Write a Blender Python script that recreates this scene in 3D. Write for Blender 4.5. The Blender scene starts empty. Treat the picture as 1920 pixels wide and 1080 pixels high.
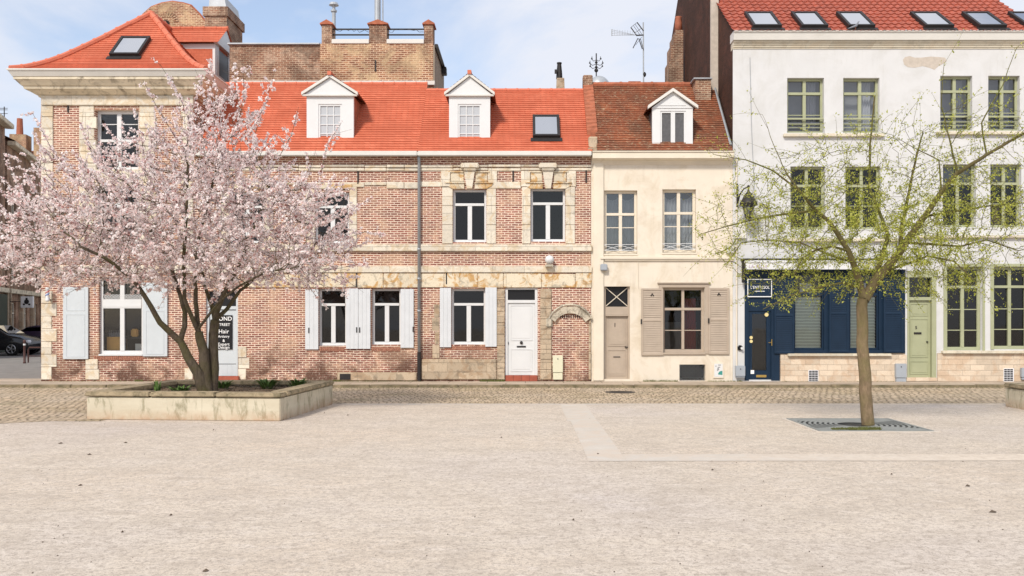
import bpy, bmesh, math, random
import numpy as np
from mathutils import Vector, Matrix, noise
from mathutils.kdtree import KDTree
R = math.radians
random.seed(7); rng = np.random.default_rng(7)
scene = bpy.context.scene
COL = scene.collection

# ---------------------------------------------------------------- camera, sky, sun, exposure
F, CX, HY, EYE, Y0 = 1708.0, 985.0, 600.0, 1.716, 25.5      # focal length in photo px, vanishing point, eye height, facade distance
G = -0.07                                                    # ground level of the square (pavement is z = 0)
cam_d = bpy.data.cameras.new("camera"); cam = bpy.data.objects.new("camera", cam_d); COL.objects.link(cam)
cam.location = (0, 0, EYE); cam.rotation_euler = (R(90), 0, 0)
cam_d.sensor_width = 36; cam_d.lens = 36 * F / 1920
cam_d.shift_x = (960 - CX) / 1920; cam_d.shift_y = (HY - 540) / 1920
cam_d.clip_end = 3000
scene.camera = cam
SUN_EL, SUN_AZ = 42, 205                                     # azimuth measured clockwise from +Y (205 = behind the camera, to the left)
w = bpy.data.worlds.new("World"); scene.world = w; w.use_nodes = True
nt = w.node_tree; nt.nodes.clear()
def wn(t, **k):
    n = nt.nodes.new(t)
    for a, b in k.items(): setattr(n, a, b)
    return n
out = wn('ShaderNodeOutputWorld'); bg = wn('ShaderNodeBackground'); bg.inputs[1].default_value = 0.15
sky = wn('ShaderNodeTexSky', sky_type='NISHITA', sun_disc=False)
sky.sun_elevation = R(SUN_EL); sky.sun_rotation = R(SUN_AZ); sky.air_density = 1.0; sky.dust_density = 1.2; sky.ozone_density = 1.5
tc = wn('ShaderNodeTexCoord'); mp = wn('ShaderNodeMapping'); mp.inputs['Scale'].default_value = (1.0, 1.0, 2.6)
mp.inputs['Location'].default_value = (0.3, 0.1, 0.25)
cl = wn('ShaderNodeTexNoise'); cl.inputs['Scale'].default_value = 2.6; cl.inputs['Detail'].default_value = 9; cl.inputs['Roughness'].default_value = 0.56
cl.inputs['Distortion'].default_value = 0.35
cr = wn('ShaderNodeValToRGB'); cr.color_ramp.elements[0].position = 0.33; cr.color_ramp.elements[1].position = 0.54
cr.color_ramp.elements[0].color = (0.26, 0.26, 0.26, 1); cr.color_ramp.elements[1].color = (0.97, 0.97, 0.97, 1)
mx = wn('ShaderNodeMix', data_type='RGBA'); mx.inputs[7].default_value = (4.25, 4.4, 4.85, 1)
L = nt.links.new
L(tc.outputs['Generated'], mp.inputs[0]); L(mp.outputs[0], cl.inputs['Vector']); L(cl.outputs['Fac'], cr.inputs[0])
L(cr.outputs[0], mx.inputs[0]); L(sky.outputs[0], mx.inputs[6]); L(mx.outputs[2], bg.inputs[0]); L(bg.outputs[0], out.inputs[0])
sd = bpy.data.lights.new("sun", 'SUN'); sd.energy = 2.6; sd.angle = R(9); sd.color = (1.0, 0.93, 0.82)
sun = bpy.data.objects.new("sun", sd); COL.objects.link(sun)
az = R(SUN_AZ); sdir = Vector((math.sin(az) * math.cos(R(SUN_EL)), math.cos(az) * math.cos(R(SUN_EL)), math.sin(R(SUN_EL))))
sun.rotation_euler = sdir.to_track_quat('Z', 'Y').to_euler()
scene.view_settings.view_transform = 'Standard'; scene.view_settings.look = 'None'
scene.view_settings.exposure = 0.40; scene.view_settings.gamma = 1
scene.cycles.max_bounces = 8; scene.cycles.transparent_max_bounces = 16; scene.cycles.use_denoising = True

# ---------------------------------------------------------------- measuring helpers (photo pixel on a plane of known distance -> metres)
def X(px, Y=Y0): return (px - CX) * Y / F
def Z(py, Y=Y0): return EYE - (py - HY) * Y / F
def YG(py): return (EYE - G) * F / (py - HY)

# ---------------------------------------------------------------- materials
class NT:
    def __init__(s, name):
        s.m = bpy.data.materials.new(name); s.m.use_nodes = True; s.t = s.m.node_tree; s.t.nodes.clear()
        s.out = s.n('ShaderNodeOutputMaterial'); s.b = s.n('ShaderNodeBsdfPrincipled'); s.l(s.b.outputs[0], s.out.inputs[0])
        s.tc = s.n('ShaderNodeTexCoord').outputs['Object']
    def n(s, t, **k):
        n = s.t.nodes.new(t)
        for a, b in k.items(): setattr(n, a, b)
        return n
    def l(s, a, b): s.t.links.new(a, b)
    def noise(s, scale, detail=6, rough=.6, vec=None, dist=0):
        n = s.n('ShaderNodeTexNoise'); n.inputs['Scale'].default_value = scale; n.inputs['Detail'].default_value = detail
        n.inputs['Roughness'].default_value = rough; n.inputs['Distortion'].default_value = dist
        s.l(vec or s.tc, n.inputs['Vector']); return n.outputs['Fac']
    def ramp(s, fac, stops, lin=True):
        r = s.n('ShaderNodeValToRGB'); e = r.color_ramp.elements
        while len(e) < len(stops): e.new(.5)
        for i, (p, c) in enumerate(stops):
            e[i].position = p; e[i].color = (*c, 1) if isinstance(c, tuple) else (c, c, c, 1)
        s.l(fac, r.inputs[0]); return r.outputs[0]
    def mix(s, fac, a, b, mode='MIX'):
        m = s.n('ShaderNodeMix', data_type='RGBA', blend_type=mode)
        for i, v in ((0, fac), (6, a), (7, b)):
            if isinstance(v, (int, float)): m.inputs[i].default_value = v
            elif isinstance(v, tuple): m.inputs[i].default_value = (*v, 1)
            else: s.l(v, m.inputs[i])
        return m.outputs[2]
    def math(s, op, a, b=0.0, clamp=False):
        m = s.n('ShaderNodeMath', operation=op, use_clamp=clamp)
        for i, v in ((0, a), (1, b)):
            if isinstance(v, (int, float)): m.inputs[i].default_value = v
            else: s.l(v, m.inputs[i])
        return m.outputs[0]
    def map(s, scale=(1, 1, 1), loc=(0, 0, 0), rot=(0, 0, 0), vec=None):
        m = s.n('ShaderNodeMapping'); m.inputs['Scale'].default_value = scale; m.inputs['Location'].default_value = loc
        m.inputs['Rotation'].default_value = rot; s.l(vec or s.tc, m.inputs[0]); return m.outputs[0]
    def wallvec(s):
        x = s.n('ShaderNodeSeparateXYZ'); s.l(s.tc, x.inputs[0]); c = s.n('ShaderNodeCombineXYZ')
        s.l(s.math('ADD', x.outputs[0], x.outputs[1]), c.inputs[0]); s.l(x.outputs[2], c.inputs[1]); s.sep = x
        return c.outputs[0]
    def bump(s, h, dist=.01, strength=.6):
        b = s.n('ShaderNodeBump'); b.inputs['Distance'].default_value = dist; b.inputs['Strength'].default_value = strength
        s.l(h, b.inputs['Height']); s.l(b.outputs[0], s.b.inputs['Normal'])
    def done(s, col, rough=.8, spec=.3, metal=0):
        if isinstance(col, tuple): s.b.inputs['Base Color'].default_value = (*col, 1)
        else: s.l(col, s.b.inputs['Base Color'])
        if isinstance(rough, (int, float)): s.b.inputs['Roughness'].default_value = rough
        else: s.l(rough, s.b.inputs['Roughness'])
        s.b.inputs['Specular IOR Level'].default_value = spec; s.b.inputs['Metallic'].default_value = metal
        return s.m

def plain(name, c, rough=.6, var=.12, scale=6, spec=.3, metal=0, dirt=None, bump=0, streak=None):
    s = NT(name); f = s.noise(scale, 7, .62)
    k0 = tuple(x * (1 - var) for x in c); k1 = tuple(min(1, x * (1 + var)) for x in c)
    col = s.ramp(f, [(.3, k0), (.7, k1)])
    if dirt:
        g = s.ramp(s.noise(dirt[1], 9, .7, dist=.6), [(dirt[2], 0.0), (dirt[2] + .16, 1.0)])
        col = s.mix(s.math('MULTIPLY', g, dirt[3]), col, dirt[0])
    if streak: col = s.mix(s.math('MULTIPLY', s.math('MULTIPLY', s.ramp(s.noise(1, 6, .7, s.map(scale=(7, 7, .55))), [(.50, 0.0), (.72, 1.0)]), s.ramp(s.noise(.8, 3, .6), [(.45, 0.0), (.65, 1.0)])), streak[1]), col, streak[0])
    if bump: s.bump(s.noise(scale * 4, 5, .7), bump)
    return s.done(col, rough, spec, metal)

def brick_mat(name, c1, c2, mortar, bw=.19, bh=.0612, soot=(.10, .055, .038), soot_amt=.5, pale=(.62, .50, .38), pale_amt=.35, low=True, seed=0, msize=.0115):
    s = NT(name); v = s.wallvec()
    # slightly wavy courses
    wob = s.n('ShaderNodeVectorMath', operation='SCALE'); nz = s.n('ShaderNodeTexNoise'); nz.inputs['Scale'].default_value = 3; s.l(v, nz.inputs['Vector'])
    sb = s.n('ShaderNodeVectorMath', operation='SUBTRACT'); s.l(nz.outputs['Color'], sb.inputs[0]); sb.inputs[1].default_value = (.5, .5, .5)
    s.l(sb.outputs[0], wob.inputs[0]); wob.inputs['Scale'].default_value = .035
    ad = s.n('ShaderNodeVectorMath', operation='ADD'); s.l(v, ad.inputs[0]); s.l(wob.outputs[0], ad.inputs[1])
    b = s.n('ShaderNodeTexBrick'); b.offset = .5; b.squash = 1; s.l(ad.outputs[0], b.inputs['Vector'])
    b.inputs['Scale'].default_value = 1; b.inputs['Brick Width'].default_value = bw; b.inputs['Row Height'].default_value = bh
    b.inputs['Mortar Size'].default_value = msize; b.inputs['Mortar Smooth'].default_value = .25; b.inputs['Bias'].default_value = -.15
    b.inputs['Color1'].default_value = (*c1, 1); b.inputs['Color2'].default_value = (*c2, 1); b.inputs['Mortar'].default_value = (*mortar, 1)
    vv = s.map(loc=(seed * 3.7, seed * 1.3, seed * 2.1))
    col = s.mix(s.ramp(s.noise(.9, 5, .6, vv), [(.35, 0.0), (.75, .55)]), b.outputs[0], tuple(x * 1.25 for x in c2), 'MIX')
    col = s.mix(s.math('SUBTRACT', 1.0, b.outputs['Fac']), b.outputs[0], col) if False else s.mix(.35, b.outputs[0], col)
    g = s.math('MULTIPLY', s.ramp(s.noise(1.7, 9, .72, vv, .8), [(.47, 0.0), (.60, 1.0)]), pale_amt)
    col = s.mix(g, col, pale)
    if soot_amt:
        f = s.ramp(s.noise(1.1, 9, .7, s.map(loc=(seed + 9, 3, 1)), .5), [(.43, 0.0), (.58, 1.0)])
        if low:   # rising damp and soot near the pavement
            mr = s.n('ShaderNodeMapRange'); s.l(s.sep.outputs[2], mr.inputs[0]); mr.inputs[1].default_value = 0; mr.inputs[2].default_value = 1.3
            mr.inputs[3].default_value = 1.3; mr.inputs[4].default_value = .22
            f = s.math('MULTIPLY', f, mr.outputs[0], True)
        col = s.mix(s.math('MULTIPLY', f, soot_amt, True), col, soot)
    spk = s.noise(38, 4, .8); col = s.mix(.55, col, s.ramp(spk, [(.25, .25), (.75, 1.0)]), 'MULTIPLY') if False else s.mix(s.ramp(spk, [(.35, .4), (.58, 0.0)]), col, tuple(x * .6 for x in c1))
    h = s.math('ADD', s.math('MULTIPLY', s.math('SUBTRACT', 1.0, b.outputs['Fac']), 1.0), s.math('MULTIPLY', spk, .5))
    s.bump(h, .006, .7)
    return s.done(col, .9, .2)

def stone_mat(name, c, stain=(.52, .30, .10), st=.45, bw=.62, bh=.33, joint=.006, grey=.3, pale=True):
    s = NT(name); v = s.wallvec(); b = s.n('ShaderNodeTexBrick'); b.offset = .45; s.l(v, b.inputs['Vector'])
    b.inputs['Scale'].default_value = 1; b.inputs['Brick Width'].default_value = bw; b.inputs['Row Height'].default_value = bh
    b.inputs['Mortar Size'].default_value = joint; b.inputs['Mortar Smooth'].default_value = .3
    b.inputs['Color1'].default_value = (*c, 1); b.inputs['Color2'].default_value = (*[x * .78 for x in c], 1); b.inputs['Mortar'].default_value = (*[x * .70 for x in c], 1)
    col = b.outputs[0]
    g = s.math('MULTIPLY', s.ramp(s.noise(2.3, 9, .68, dist=1.1), [(.49, 0.0), (.58, 1.0)]), st); col = s.mix(g, col, stain)
    g = s.math('MULTIPLY', s.ramp(s.noise(3.9, 9, .75, s.map(loc=(5, 2, 8)), .7), [(.52, 0.0), (.62, 1.0)]), grey); col = s.mix(g, col, (.16, .14, .11))
    fine = s.noise(45, 5, .75)
    col = s.mix(s.ramp(fine, [(.30, .5), (.5, 0.0)]), col, tuple(x * .5 for x in c))
    s.bump(s.math('ADD', s.math('SUBTRACT', 1.0, b.outputs['Fac']), s.math('MULTIPLY', s.noise(14, 8, .7), .9)), .014, .8)
    return s.done(col, .88, .2)

def tile_mat(name, c1, c2, rowz, tw=.165, mottle=None, mott_amt=.5, lichen=None):
    s = NT(name); v = s.wallvec(); b = s.n('ShaderNodeTexBrick'); b.offset = .5; s.l(v, b.inputs['Vector'])
    b.inputs['Scale'].default_value = 1; b.inputs['Brick Width'].default_value = tw; b.inputs['Row Height'].default_value = rowz
    b.inputs['Mortar Size'].default_value = .004; b.inputs['Mortar Smooth'].default_value = .4; b.inputs['Bias'].default_value = 0
    b.inputs['Color1'].default_value = (*c1, 1); b.inputs['Color2'].default_value = (*c2, 1); b.inputs['Mortar'].default_value = (*[x * .45 for x in c1], 1)
    col = s.mix(s.ramp(s.noise(1.2, 6, .6), [(.35, 0.0), (.62, .75)]), b.outputs[0], tuple(x * .78 for x in c1))
    if mottle: col = s.mix(s.math('MULTIPLY', s.ramp(s.noise(1.6, 9, .75, dist=.5), [(.40, 0.0), (.62, 1.0)]), mott_amt), col, mottle)
    if lichen: col = s.mix(s.ramp(s.noise(17, 7, .75, s.map(scale=(.6, 1, 1.6))), [(.56, 0.0), (.63, .8)]), col, lichen)
    s.bump(s.math('ADD', s.math('SUBTRACT', 1.0, b.outputs['Fac']), s.math('MULTIPLY', s.noise(30, 4, .7), .4)), .006, .5)
    return s.done(col, .75, .25)

M = {}
BR1, BR2, MORT = (.19, .065, .05), (.46, .195, .14), (.95, .79, .65)
M['brick'] = brick_mat('weathered_pink_brick', BR1, BR2, MORT, soot_amt=.9, pale=(.78, .55, .36), pale_amt=.4)
M['brick_b'] = brick_mat('pink_brick', (.20, .065, .05), (.44, .17, .125), (.93, .79, .65), soot_amt=.2, pale_amt=.2, low=False, seed=3)
M['brick_old'] = brick_mat('old_brown_brick', (.20, .075, .045), (.50, .25, .14), (.78, .60, .42), soot_amt=.45, pale=(.66, .50, .30), pale_amt=.7, low=False, seed=5, soot=(.10, .06, .04))
M['brick_sooty'] = brick_mat('sooty_brick', (.17, .07, .045), (.40, .19, .115), (.60, .46, .33), soot_amt=.6, low=False, seed=8, pale_amt=.4, soot=(.06, .04, .03))
M['brick_dark'] = brick_mat('dark_tarred_brick', (.05, .02, .013), (.10, .036, .022), (.075, .045, .03), soot_amt=.3, pale=(.16, .06, .04), pale_amt=.35, low=False, seed=11, soot=(.02, .015, .012))
M['stone'] = stone_mat('cream_limestone', (.77, .70, .585), stain=(.55, .38, .18), st=.45, bw=.9, bh=.47)
M['stone_y'] = stone_mat('yellowed_limestone', (.74, .65, .50), stain=(.52, .29, .09), st=.9, bw=1.3, bh=.8, grey=.5)
M['stone_base'] = stone_mat('rough_sandstone', (.55, .44, .32), stain=(.34, .22, .13), st=.6, bw=.55, bh=.26, joint=.008, grey=.55)
M['stone_clad'] = stone_mat('pink_stone_cladding', (.72, .60, .47), stain=(.52, .34, .21), st=.45, bw=.40, bh=.155, joint=.004, grey=.12)
M['stone_arch'] = stone_mat('sooty_arch_stone', (.62, .55, .44), stain=(.20, .18, .14), st=.8, bw=.3, bh=.3, grey=.6)
M['stone_clean'] = stone_mat('clean_limestone', (.70, .64, .52), st=.12, bw=1.2, bh=.5, grey=.25)
M['cornice'] = plain('weathered_cornice', (.68, .60, .46), .85, .18, 2, dirt=((.14, .11, .08), 3.2, .50, .75), bump=.01)
M['render_cream'] = plain('cream_render', (.70, .63, .53), .85, .06, 1.2, dirt=((.56, .47, .35), 1.3, .48, .65), bump=.004, streak=((.42, .35, .26), .5))
M['cream_trim'] = plain('cream_painted_trim', (.69, .62, .51), .7, .06, 2, dirt=((.42, .36, .25), 5, .60, .6))
M['render_white'] = plain('white_render', (.605, .605, .61), .85, .045, 1.3, dirt=((.52, .515, .50), .9, .46, .6), bump=.004, streak=((.44, .43, .40), .5))
M['render_grey'] = plain('grey_brown_render', (.36, .30, .23), .9, .15, 2)
M['bare_patch'] = plain('bare_plaster_patch', (.50, .44, .38), .95, .12, 9, bump=.006)
M['tile_o'] = tile_mat('new_orange_tile', (.58, .15, .08), (.66, .195, .11), .0885)
M['tile_d'] = tile_mat('old_brown_tile', (.27, .085, .042), (.38, .13, .06), .0775, mottle=(.13, .065, .04), mott_amt=.75, lichen=(.50, .42, .28))
M['tile_r'] = plain('red_pantile', (.36, .095, .06), .6, .28, 7, spec=.3, dirt=((.18, .06, .045), 2.2, .55, .6))
M['tile_ridge_o'] = plain('orange_ridge_tile', (.58, .17, .10), .7, .1, 5)
M['tile_ridge_d'] = plain('old_ridge_tile', (.36, .12, .065), .8, .3, 6)
M['slate'] = plain('grey_slate', (.10, .10, .105), .5, .2, 12)
M['zinc'] = plain('zinc_sheet', (.42, .44, .46), .45, .12, 3, metal=.4)
M['white'] = plain('white_paint', (.66, .665, .67), .45, .03, 2, dirt=((.66, .65, .62), 4, .62, .4))
M['white_gutter'] = plain('white_gutter_paint', (.64, .62, .58), .5, .05, 2, dirt=((.50, .46, .40), 3, .58, .5))
M['shutter_w'] = plain('pale_blue_white_shutter_paint', (.61, .63, .655), .5, .05, 3, dirt=((.55, .57, .58), 3, .6, .4))
M['shutter_w2'] = plain('pale_grey_shutter_paint', (.54, .58, .61), .5, .04, 3, dirt=((.5, .53, .54), 3, .6, .4))
M['taupe'] = plain('taupe_paint', (.42, .345, .275), .55, .07, 4, dirt=((.30, .24, .18), 5, .62, .5))
M['green'] = plain('sage_green_paint', (.36, .375, .24), .5, .06, 3)
M['navy'] = plain('navy_blue_paint', (.009, .024, .050), .5, .12, 3, spec=.22)
M['grey_metal'] = plain('grey_metal_paint', (.35, .38, .42), .45, .06, 3)
M['pipe_grey'] = plain('grey_zinc_pipe', (.34, .36, .38), .5, .1, 8, metal=.3)
M['iron'] = plain('dark_iron', (.025, .022, .022), .55, .2, 8)
M['black'] = plain('black_panel', (.012, .012, .014), .35, .1, 3)
M['lettering'] = plain('white_lettering', (.85, .85, .85), .5, .01, 2)
M['letter_mauve'] = plain('mauve_lettering', (.42, .32, .40), .6, .01, 2)
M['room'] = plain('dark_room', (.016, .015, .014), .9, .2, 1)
M['room_mid'] = plain('room_wall', (.16, .15, .14), .9, .2, 1)
M['ochre'] = plain('ochre_wood', (.80, .46, .14), .6, .12, 4)
M['curtain'] = plain('grey_net_curtain', (.50, .51, .53), .9, .06, 4)  # net curtains, and the sheet painting reflected sky behind the white house's top panes
M['curtain_w'] = plain('white_net_curtain', (.75, .76, .80), .9, .05, 4)
M['curtain_r'] = plain('red_curtain', (.42, .06, .05), .9, .1, 4)
M['frost'] = plain('frosted_pane_film', (.44, .46, .49), .6, .03, 3)  # also the painted sky sheen on the cream house dormer pane
M['blind'] = plain('pale_blind', (.66, .72, .62), .7, .06, 3)
M['brick_soldier'] = plain('upright_brick', (.33, .15, .10), .9, .45, 22)
M['terracotta'] = plain('terracotta_pot', (.36, .12, .07), .8, .2, 6)
M['red_step'] = plain('red_step_tile', (.34, .09, .055), .7, .2, 6)
M['brass'] = plain('brass', (.65, .45, .14), .3, .1, 6, metal=.9)
M['gold'] = plain('pale_gold_disc', (.75, .62, .30), .4, .1, 6)
M['car_black'] = plain('black_car_paint', (.012, .012, .015), .18, .02, 2, spec=.6)
M['car_purple'] = plain('dark_plum_car_paint', (.035, .02, .045), .18, .02, 2, spec=.6)
M['tyre'] = plain('tyre_rubber', (.015, .015, .015), .85, .1, 6)
M['rim'] = plain('alloy_rim', (.45, .45, .46), .3, .05, 6, metal=.8)
M['blue'] = plain('blue_stripe', (.04, .12, .45), .4, .02, 2)
M['redp'] = plain('red_stripe', (.5, .05, .05), .4, .02, 2)
M['dark_shop'] = plain('dark_green_shopfront', (.03, .045, .035), .5, .2, 2)
M['green_sign'] = plain('green_sign_board', (.02, .07, .05), .5, .1, 2)
M['poster_teal'] = plain('teal_ink', (.05, .26, .23), .6, .1, 9)
M['beige_box'] = plain('beige_plastic', (.66, .64, .48), .5, .03, 3)
M['skin'] = plain('skin', (.60, .33, .24), .6, .04, 8)
M['hair'] = plain('reddish_hair', (.16, .05, .03), .8, .2, 30)
M['shirt'] = plain('navy_shirt', (.02, .03, .07), .8, .1, 8)
M['soil'] = plain('planter_soil', (.20, .14, .09), .95, .35, 9, dirt=((.10, .07, .04), 5, .5, .6), bump=.03)
M['weed'] = plain('green_leaf_weed', (.085, .15, .035), .6, .25, 20)
M['litter'] = plain('dark_dry_litter', (.10, .075, .055), .9, .3, 20)
M['bollard_brown'] = plain('dark_brown_paint', (.075, .035, .03), .5, .1, 5)
M['moss'] = plain('moss', (.12, .13, .04), .95, .3, 20)
M['pigeon'] = plain('pigeon_grey', (.20, .21, .24), .7, .2, 20)

def mat_glass(name, tint=(.7, .72, .72), refl=.08):
    s = NT(name); s.t.nodes.remove(s.b)
    tr = s.n('ShaderNodeBsdfTransparent'); tr.inputs[0].default_value = (*tint, 1)
    gl = s.n('ShaderNodeBsdfGlossy'); gl.inputs['Roughness'].default_value = .03
    fr = s.n('ShaderNodeFresnel'); fr.inputs[0].default_value = 1.5
    bn = s.n('ShaderNodeBump'); bn.inputs['Distance'].default_value = .02; bn.inputs['Strength'].default_value = .12; s.l(s.noise(1.3, 2, .5), bn.inputs['Height'])
    s.l(bn.outputs[0], gl.inputs['Normal'])
    m = s.n('ShaderNodeMixShader'); s.l(s.math('ADD', s.math('MULTIPLY', fr.outputs[0], 1.1), refl, True), m.inputs[0])
    s.l(tr.outputs[0], m.inputs[1]); s.l(gl.outputs[0], m.inputs[2]); s.l(m.outputs[0], s.out.inputs[0]); return s.m
M['glass'] = mat_glass('window_glass', (.62, .64, .64), .012); M['glass_sky'] = mat_glass('skylight_glass', (.5, .55, .58), .8); M['glass_clear'] = mat_glass('shop_window_glass', (.92, .94, .92), .03); M['glass_top'] = mat_glass('upper_window_glass', (.6, .62, .64), .10)
M['glass_car'] = mat_glass('car_glass', (.12, .12, .13), .05)

def concrete_mat():
    s = NT('stained_concrete'); v = s.map(scale=(1, 1, 2.5))
    c = s.ramp(s.noise(1.6, 8, .6, v), [(.3, (.50, .44, .33)), (.7, (.62, .57, .45))])
    c = s.mix(s.ramp(s.noise(3, 9, .7, s.map(scale=(2.2, 2.2, .7)), .6), [(.51, 0.0), (.63, .7)]), c, (.22, .20, .12))
    x = s.n('ShaderNodeSeparateXYZ'); s.l(s.tc, x.inputs[0])
    mr = s.n('ShaderNodeMapRange'); s.l(x.outputs[2], mr.inputs[0]); mr.inputs[1].default_value = .0; mr.inputs[2].default_value = .2; mr.inputs[3].default_value = 1; mr.inputs[4].default_value = 0
    c = s.mix(s.math('MULTIPLY', s.math('MULTIPLY', mr.outputs[0], s.ramp(s.noise(6, 8, .7), [(.3, .2), (.6, 1.0)]), True), .7), c, (.42, .24, .14))
    s.bump(s.noise(30, 6, .7), .006); return s.done(c, .85, .2)
M['concrete'] = concrete_mat()
M['coping'] = plain('mossy_concrete_coping', (.36, .29, .19), .9, .25, 4, dirt=((.10, .09, .05), 6, .48, .75), bump=.01)

def gravel_mat():
    s = NT('pale_compacted_gravel')
    c = s.ramp(s.noise(.16, 6, .55), [(.38, (.67, .565, .455)), (.5, (.665, .58, .485)), (.62, (.63, .56, .505))])
    c = s.mix(s.ramp(s.noise(1.3, 9, .72, s.map(scale=(.7, 1.2, 1)), .6), [(.34, .6), (.55, 0.0)]), c, (.49, .42, .345))
    c = s.mix(s.ramp(s.noise(7.5, 7, .7, s.map(scale=(.75, 1.0, 1))), [(.50, 0.0), (.64, .75)]), c, (.70, .62, .54))
    c = s.mix(s.ramp(s.noise(5, 8, .75, s.map(scale=(.8, 1.0, 1), loc=(4, 4, 4)), .8), [(.40, .5), (.52, 0.0)]), c, (.46, .39, .32))
    c = s.mix(s.ramp(s.noise(14, 6, .8, s.map(loc=(2, 8, 4))), [(.40, .8), (.49, 0.0)]), c, (.39, .33, .275))
    c = s.mix(s.ramp(s.noise(30, 5, .8), [(.37, .9), (.47, 0.0)]), c, (.33, .275, .23))
    c = s.mix(s.ramp(s.noise(90, 3, .8), [(.36, .5), (.48, 0.0)]), c, (.30, .25, .21))
    g = s.n('ShaderNodeTexVoronoi'); g.inputs['Scale'].default_value = 2.1; s.l(s.tc, g.inputs['Vector'])
    s.bump(s.math('ADD', s.noise(55, 5, .8), s.math('MULTIPLY', s.noise(6, 6, .7), 1.4)), .012, .55)
    return s.done(c, .92, .15)
M['gravel'] = gravel_mat()
def paving_mat():
    s = NT('pale_paving_strip'); c = s.ramp(s.noise(2.5, 7, .65), [(.3, (.52, .47, .41)), (.7, (.59, .55, .50))])
    c = s.mix(s.ramp(s.noise(2.2, 9, .7, dist=.8), [(.45, 0.0), (.60, 1.0)]), c, (.575, .49, .41))
    c = s.mix(s.ramp(s.noise(60, 4, .75), [(.35, .35), (.5, 0.0)]), c, (.36, .32, .28))
    x = s.n('ShaderNodeSeparateXYZ'); s.l(s.tc, x.inputs[0]); mr = s.n('ShaderNodeMapRange'); s.l(x.outputs[0], mr.inputs[0]); mr.inputs[1].default_value = 1.5; mr.inputs[2].default_value = 6; mr.inputs[3].default_value = .15; mr.inputs[4].default_value = 1
    c = s.mix(mr.outputs[0], c, s.ramp(s.noise(9, 7, .75), [(.35, (.52, .44, .36)), (.6, (.66, .575, .48))]))   # gravel trodden over the far end of the strip
    s.bump(s.noise(50, 4, .7), .004, .4); return s.done(c, .85, .2)
M['paving'] = paving_mat()
def cobble_mat():
    s = NT('worn_cobbles'); v = s.map(rot=(0, 0, R(0)))
    wob = s.n('ShaderNodeTexNoise'); wob.inputs['Scale'].default_value = 2.5; s.l(v, wob.inputs['Vector'])
    vm = s.n('ShaderNodeVectorMath', operation='MULTIPLY_ADD'); s.l(wob.outputs['Color'], vm.inputs[0]); vm.inputs[1].default_value = (.28, .22, 0); s.l(v, vm.inputs[2])
    b = s.n('ShaderNodeTexBrick'); b.offset = .5; s.l(vm.outputs[0], b.inputs['Vector'])
    b.inputs['Scale'].default_value = 1; b.inputs['Brick Width'].default_value = .15; b.inputs['Row Height'].default_value = .22
    b.inputs['Mortar Size'].default_value = .018; b.inputs['Mortar Smooth'].default_value = .6; b.inputs['Bias'].default_value = -.1
    b.inputs['Color1'].default_value = (.62, .48, .33, 1); b.inputs['Color2'].default_value = (.38, .29, .19, 1); b.inputs['Mortar'].default_value = (.13, .10, .06, 1)
    c = s.mix(s.ramp(s.noise(.5, 8, .65), [(.38, 0.0), (.66, .6)]), b.outputs[0], (.54, .45, .355))
    c = s.mix(s.ramp(s.noise(1.5, 9, .7, s.map(scale=(.4, 1, 1))), [(.50, 0.0), (.68, .7)]), c, (.26, .22, .12))
    c = s.mix(s.math('MULTIPLY', b.outputs['Fac'], .7), c, (.14, .11, .075))
    s.bump(s.math('ADD', s.math('SUBTRACT', 1.0, b.outputs['Fac']), s.math('MULTIPLY', s.noise(20, 4, .7), .3)), .03, .9)
    return s.done(c, .8, .3)
M['cobble'] = cobble_mat()
def pavement_mat():
    s = NT('stained_pavement'); v = s.map()
    b = s.n('ShaderNodeTexBrick'); b.offset = .5; s.l(v, b.inputs['Vector']); b.inputs['Scale'].default_value = 1
    b.inputs['Brick Width'].default_value = 1.05; b.inputs['Row Height'].default_value = .75; b.inputs['Mortar Size'].default_value = .01
    b.inputs['Color1'].default_value = (.54, .44, .345, 1); b.inputs['Color2'].default_value = (.47, .385, .30, 1); b.inputs['Mortar'].default_value = (.16, .13, .09, 1)
    c = s.mix(s.ramp(s.noise(1.1, 9, .68, s.map(scale=(.5, 1.3, 1)), .5), [(.45, 0.0), (.70, .75)]), b.outputs[0], (.23, .18, .13))
    c = s.mix(s.ramp(s.noise(9, 6, .7), [(.35, .35), (.55, 0.0)]), c, (.25, .2, .14))
    s.bump(s.noise(25, 5, .7), .006); return s.done(c, .85, .25)
M['pavement'] = pavement_mat()
M['kerb'] = plain('mossy_granite_kerb', (.25, .20, .13), .9, .35, 3, dirt=((.10, .09, .05), 2.5, .45, .7), bump=.01)
M['asphalt'] = plain('pale_asphalt', (.22, .205, .19), .9, .14, 1.5, dirt=((.30, .28, .25), 2, .5, .5), bump=.004)
M['grate'] = plain('grey_cast_iron', (.25, .26, .25), .6, .15, 5)
M['asphalt_dark'] = plain('side_street_asphalt', (.12, .115, .11), .9, .14, 1.5)

def bark_mat(name, a, b, moss=None, algae=None):
    s = NT(name); v = s.map(scale=(6, 6, 2.0)); f = s.noise(3, 9, .7, v, .4)
    c = s.ramp(f, [(.3, a), (.7, b)])
    if moss: c = s.mix(s.ramp(s.noise(2.2, 6, .65), [(.42, 0.0), (.62, .75)]), c, moss)
    if algae:   # algae-darkened upper limbs
        x = s.n('ShaderNodeSeparateXYZ'); s.l(s.tc, x.inputs[0]); mr = s.n('ShaderNodeMapRange'); s.l(x.outputs[2], mr.inputs[0]); mr.inputs[1].default_value = 1.7; mr.inputs[2].default_value = 3.0; mr.inputs[4].default_value = .8
        c = s.mix(mr.outputs[0], c, algae)
    s.bump(s.noise(9, 7, .75, v), .03, 1.0); return s.done(c, .9, .15)
M['bark_c'] = bark_mat('grey_brown_cherry_bark', (.060, .045, .032), (.17, .135, .10), (.10, .09, .035))
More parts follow.
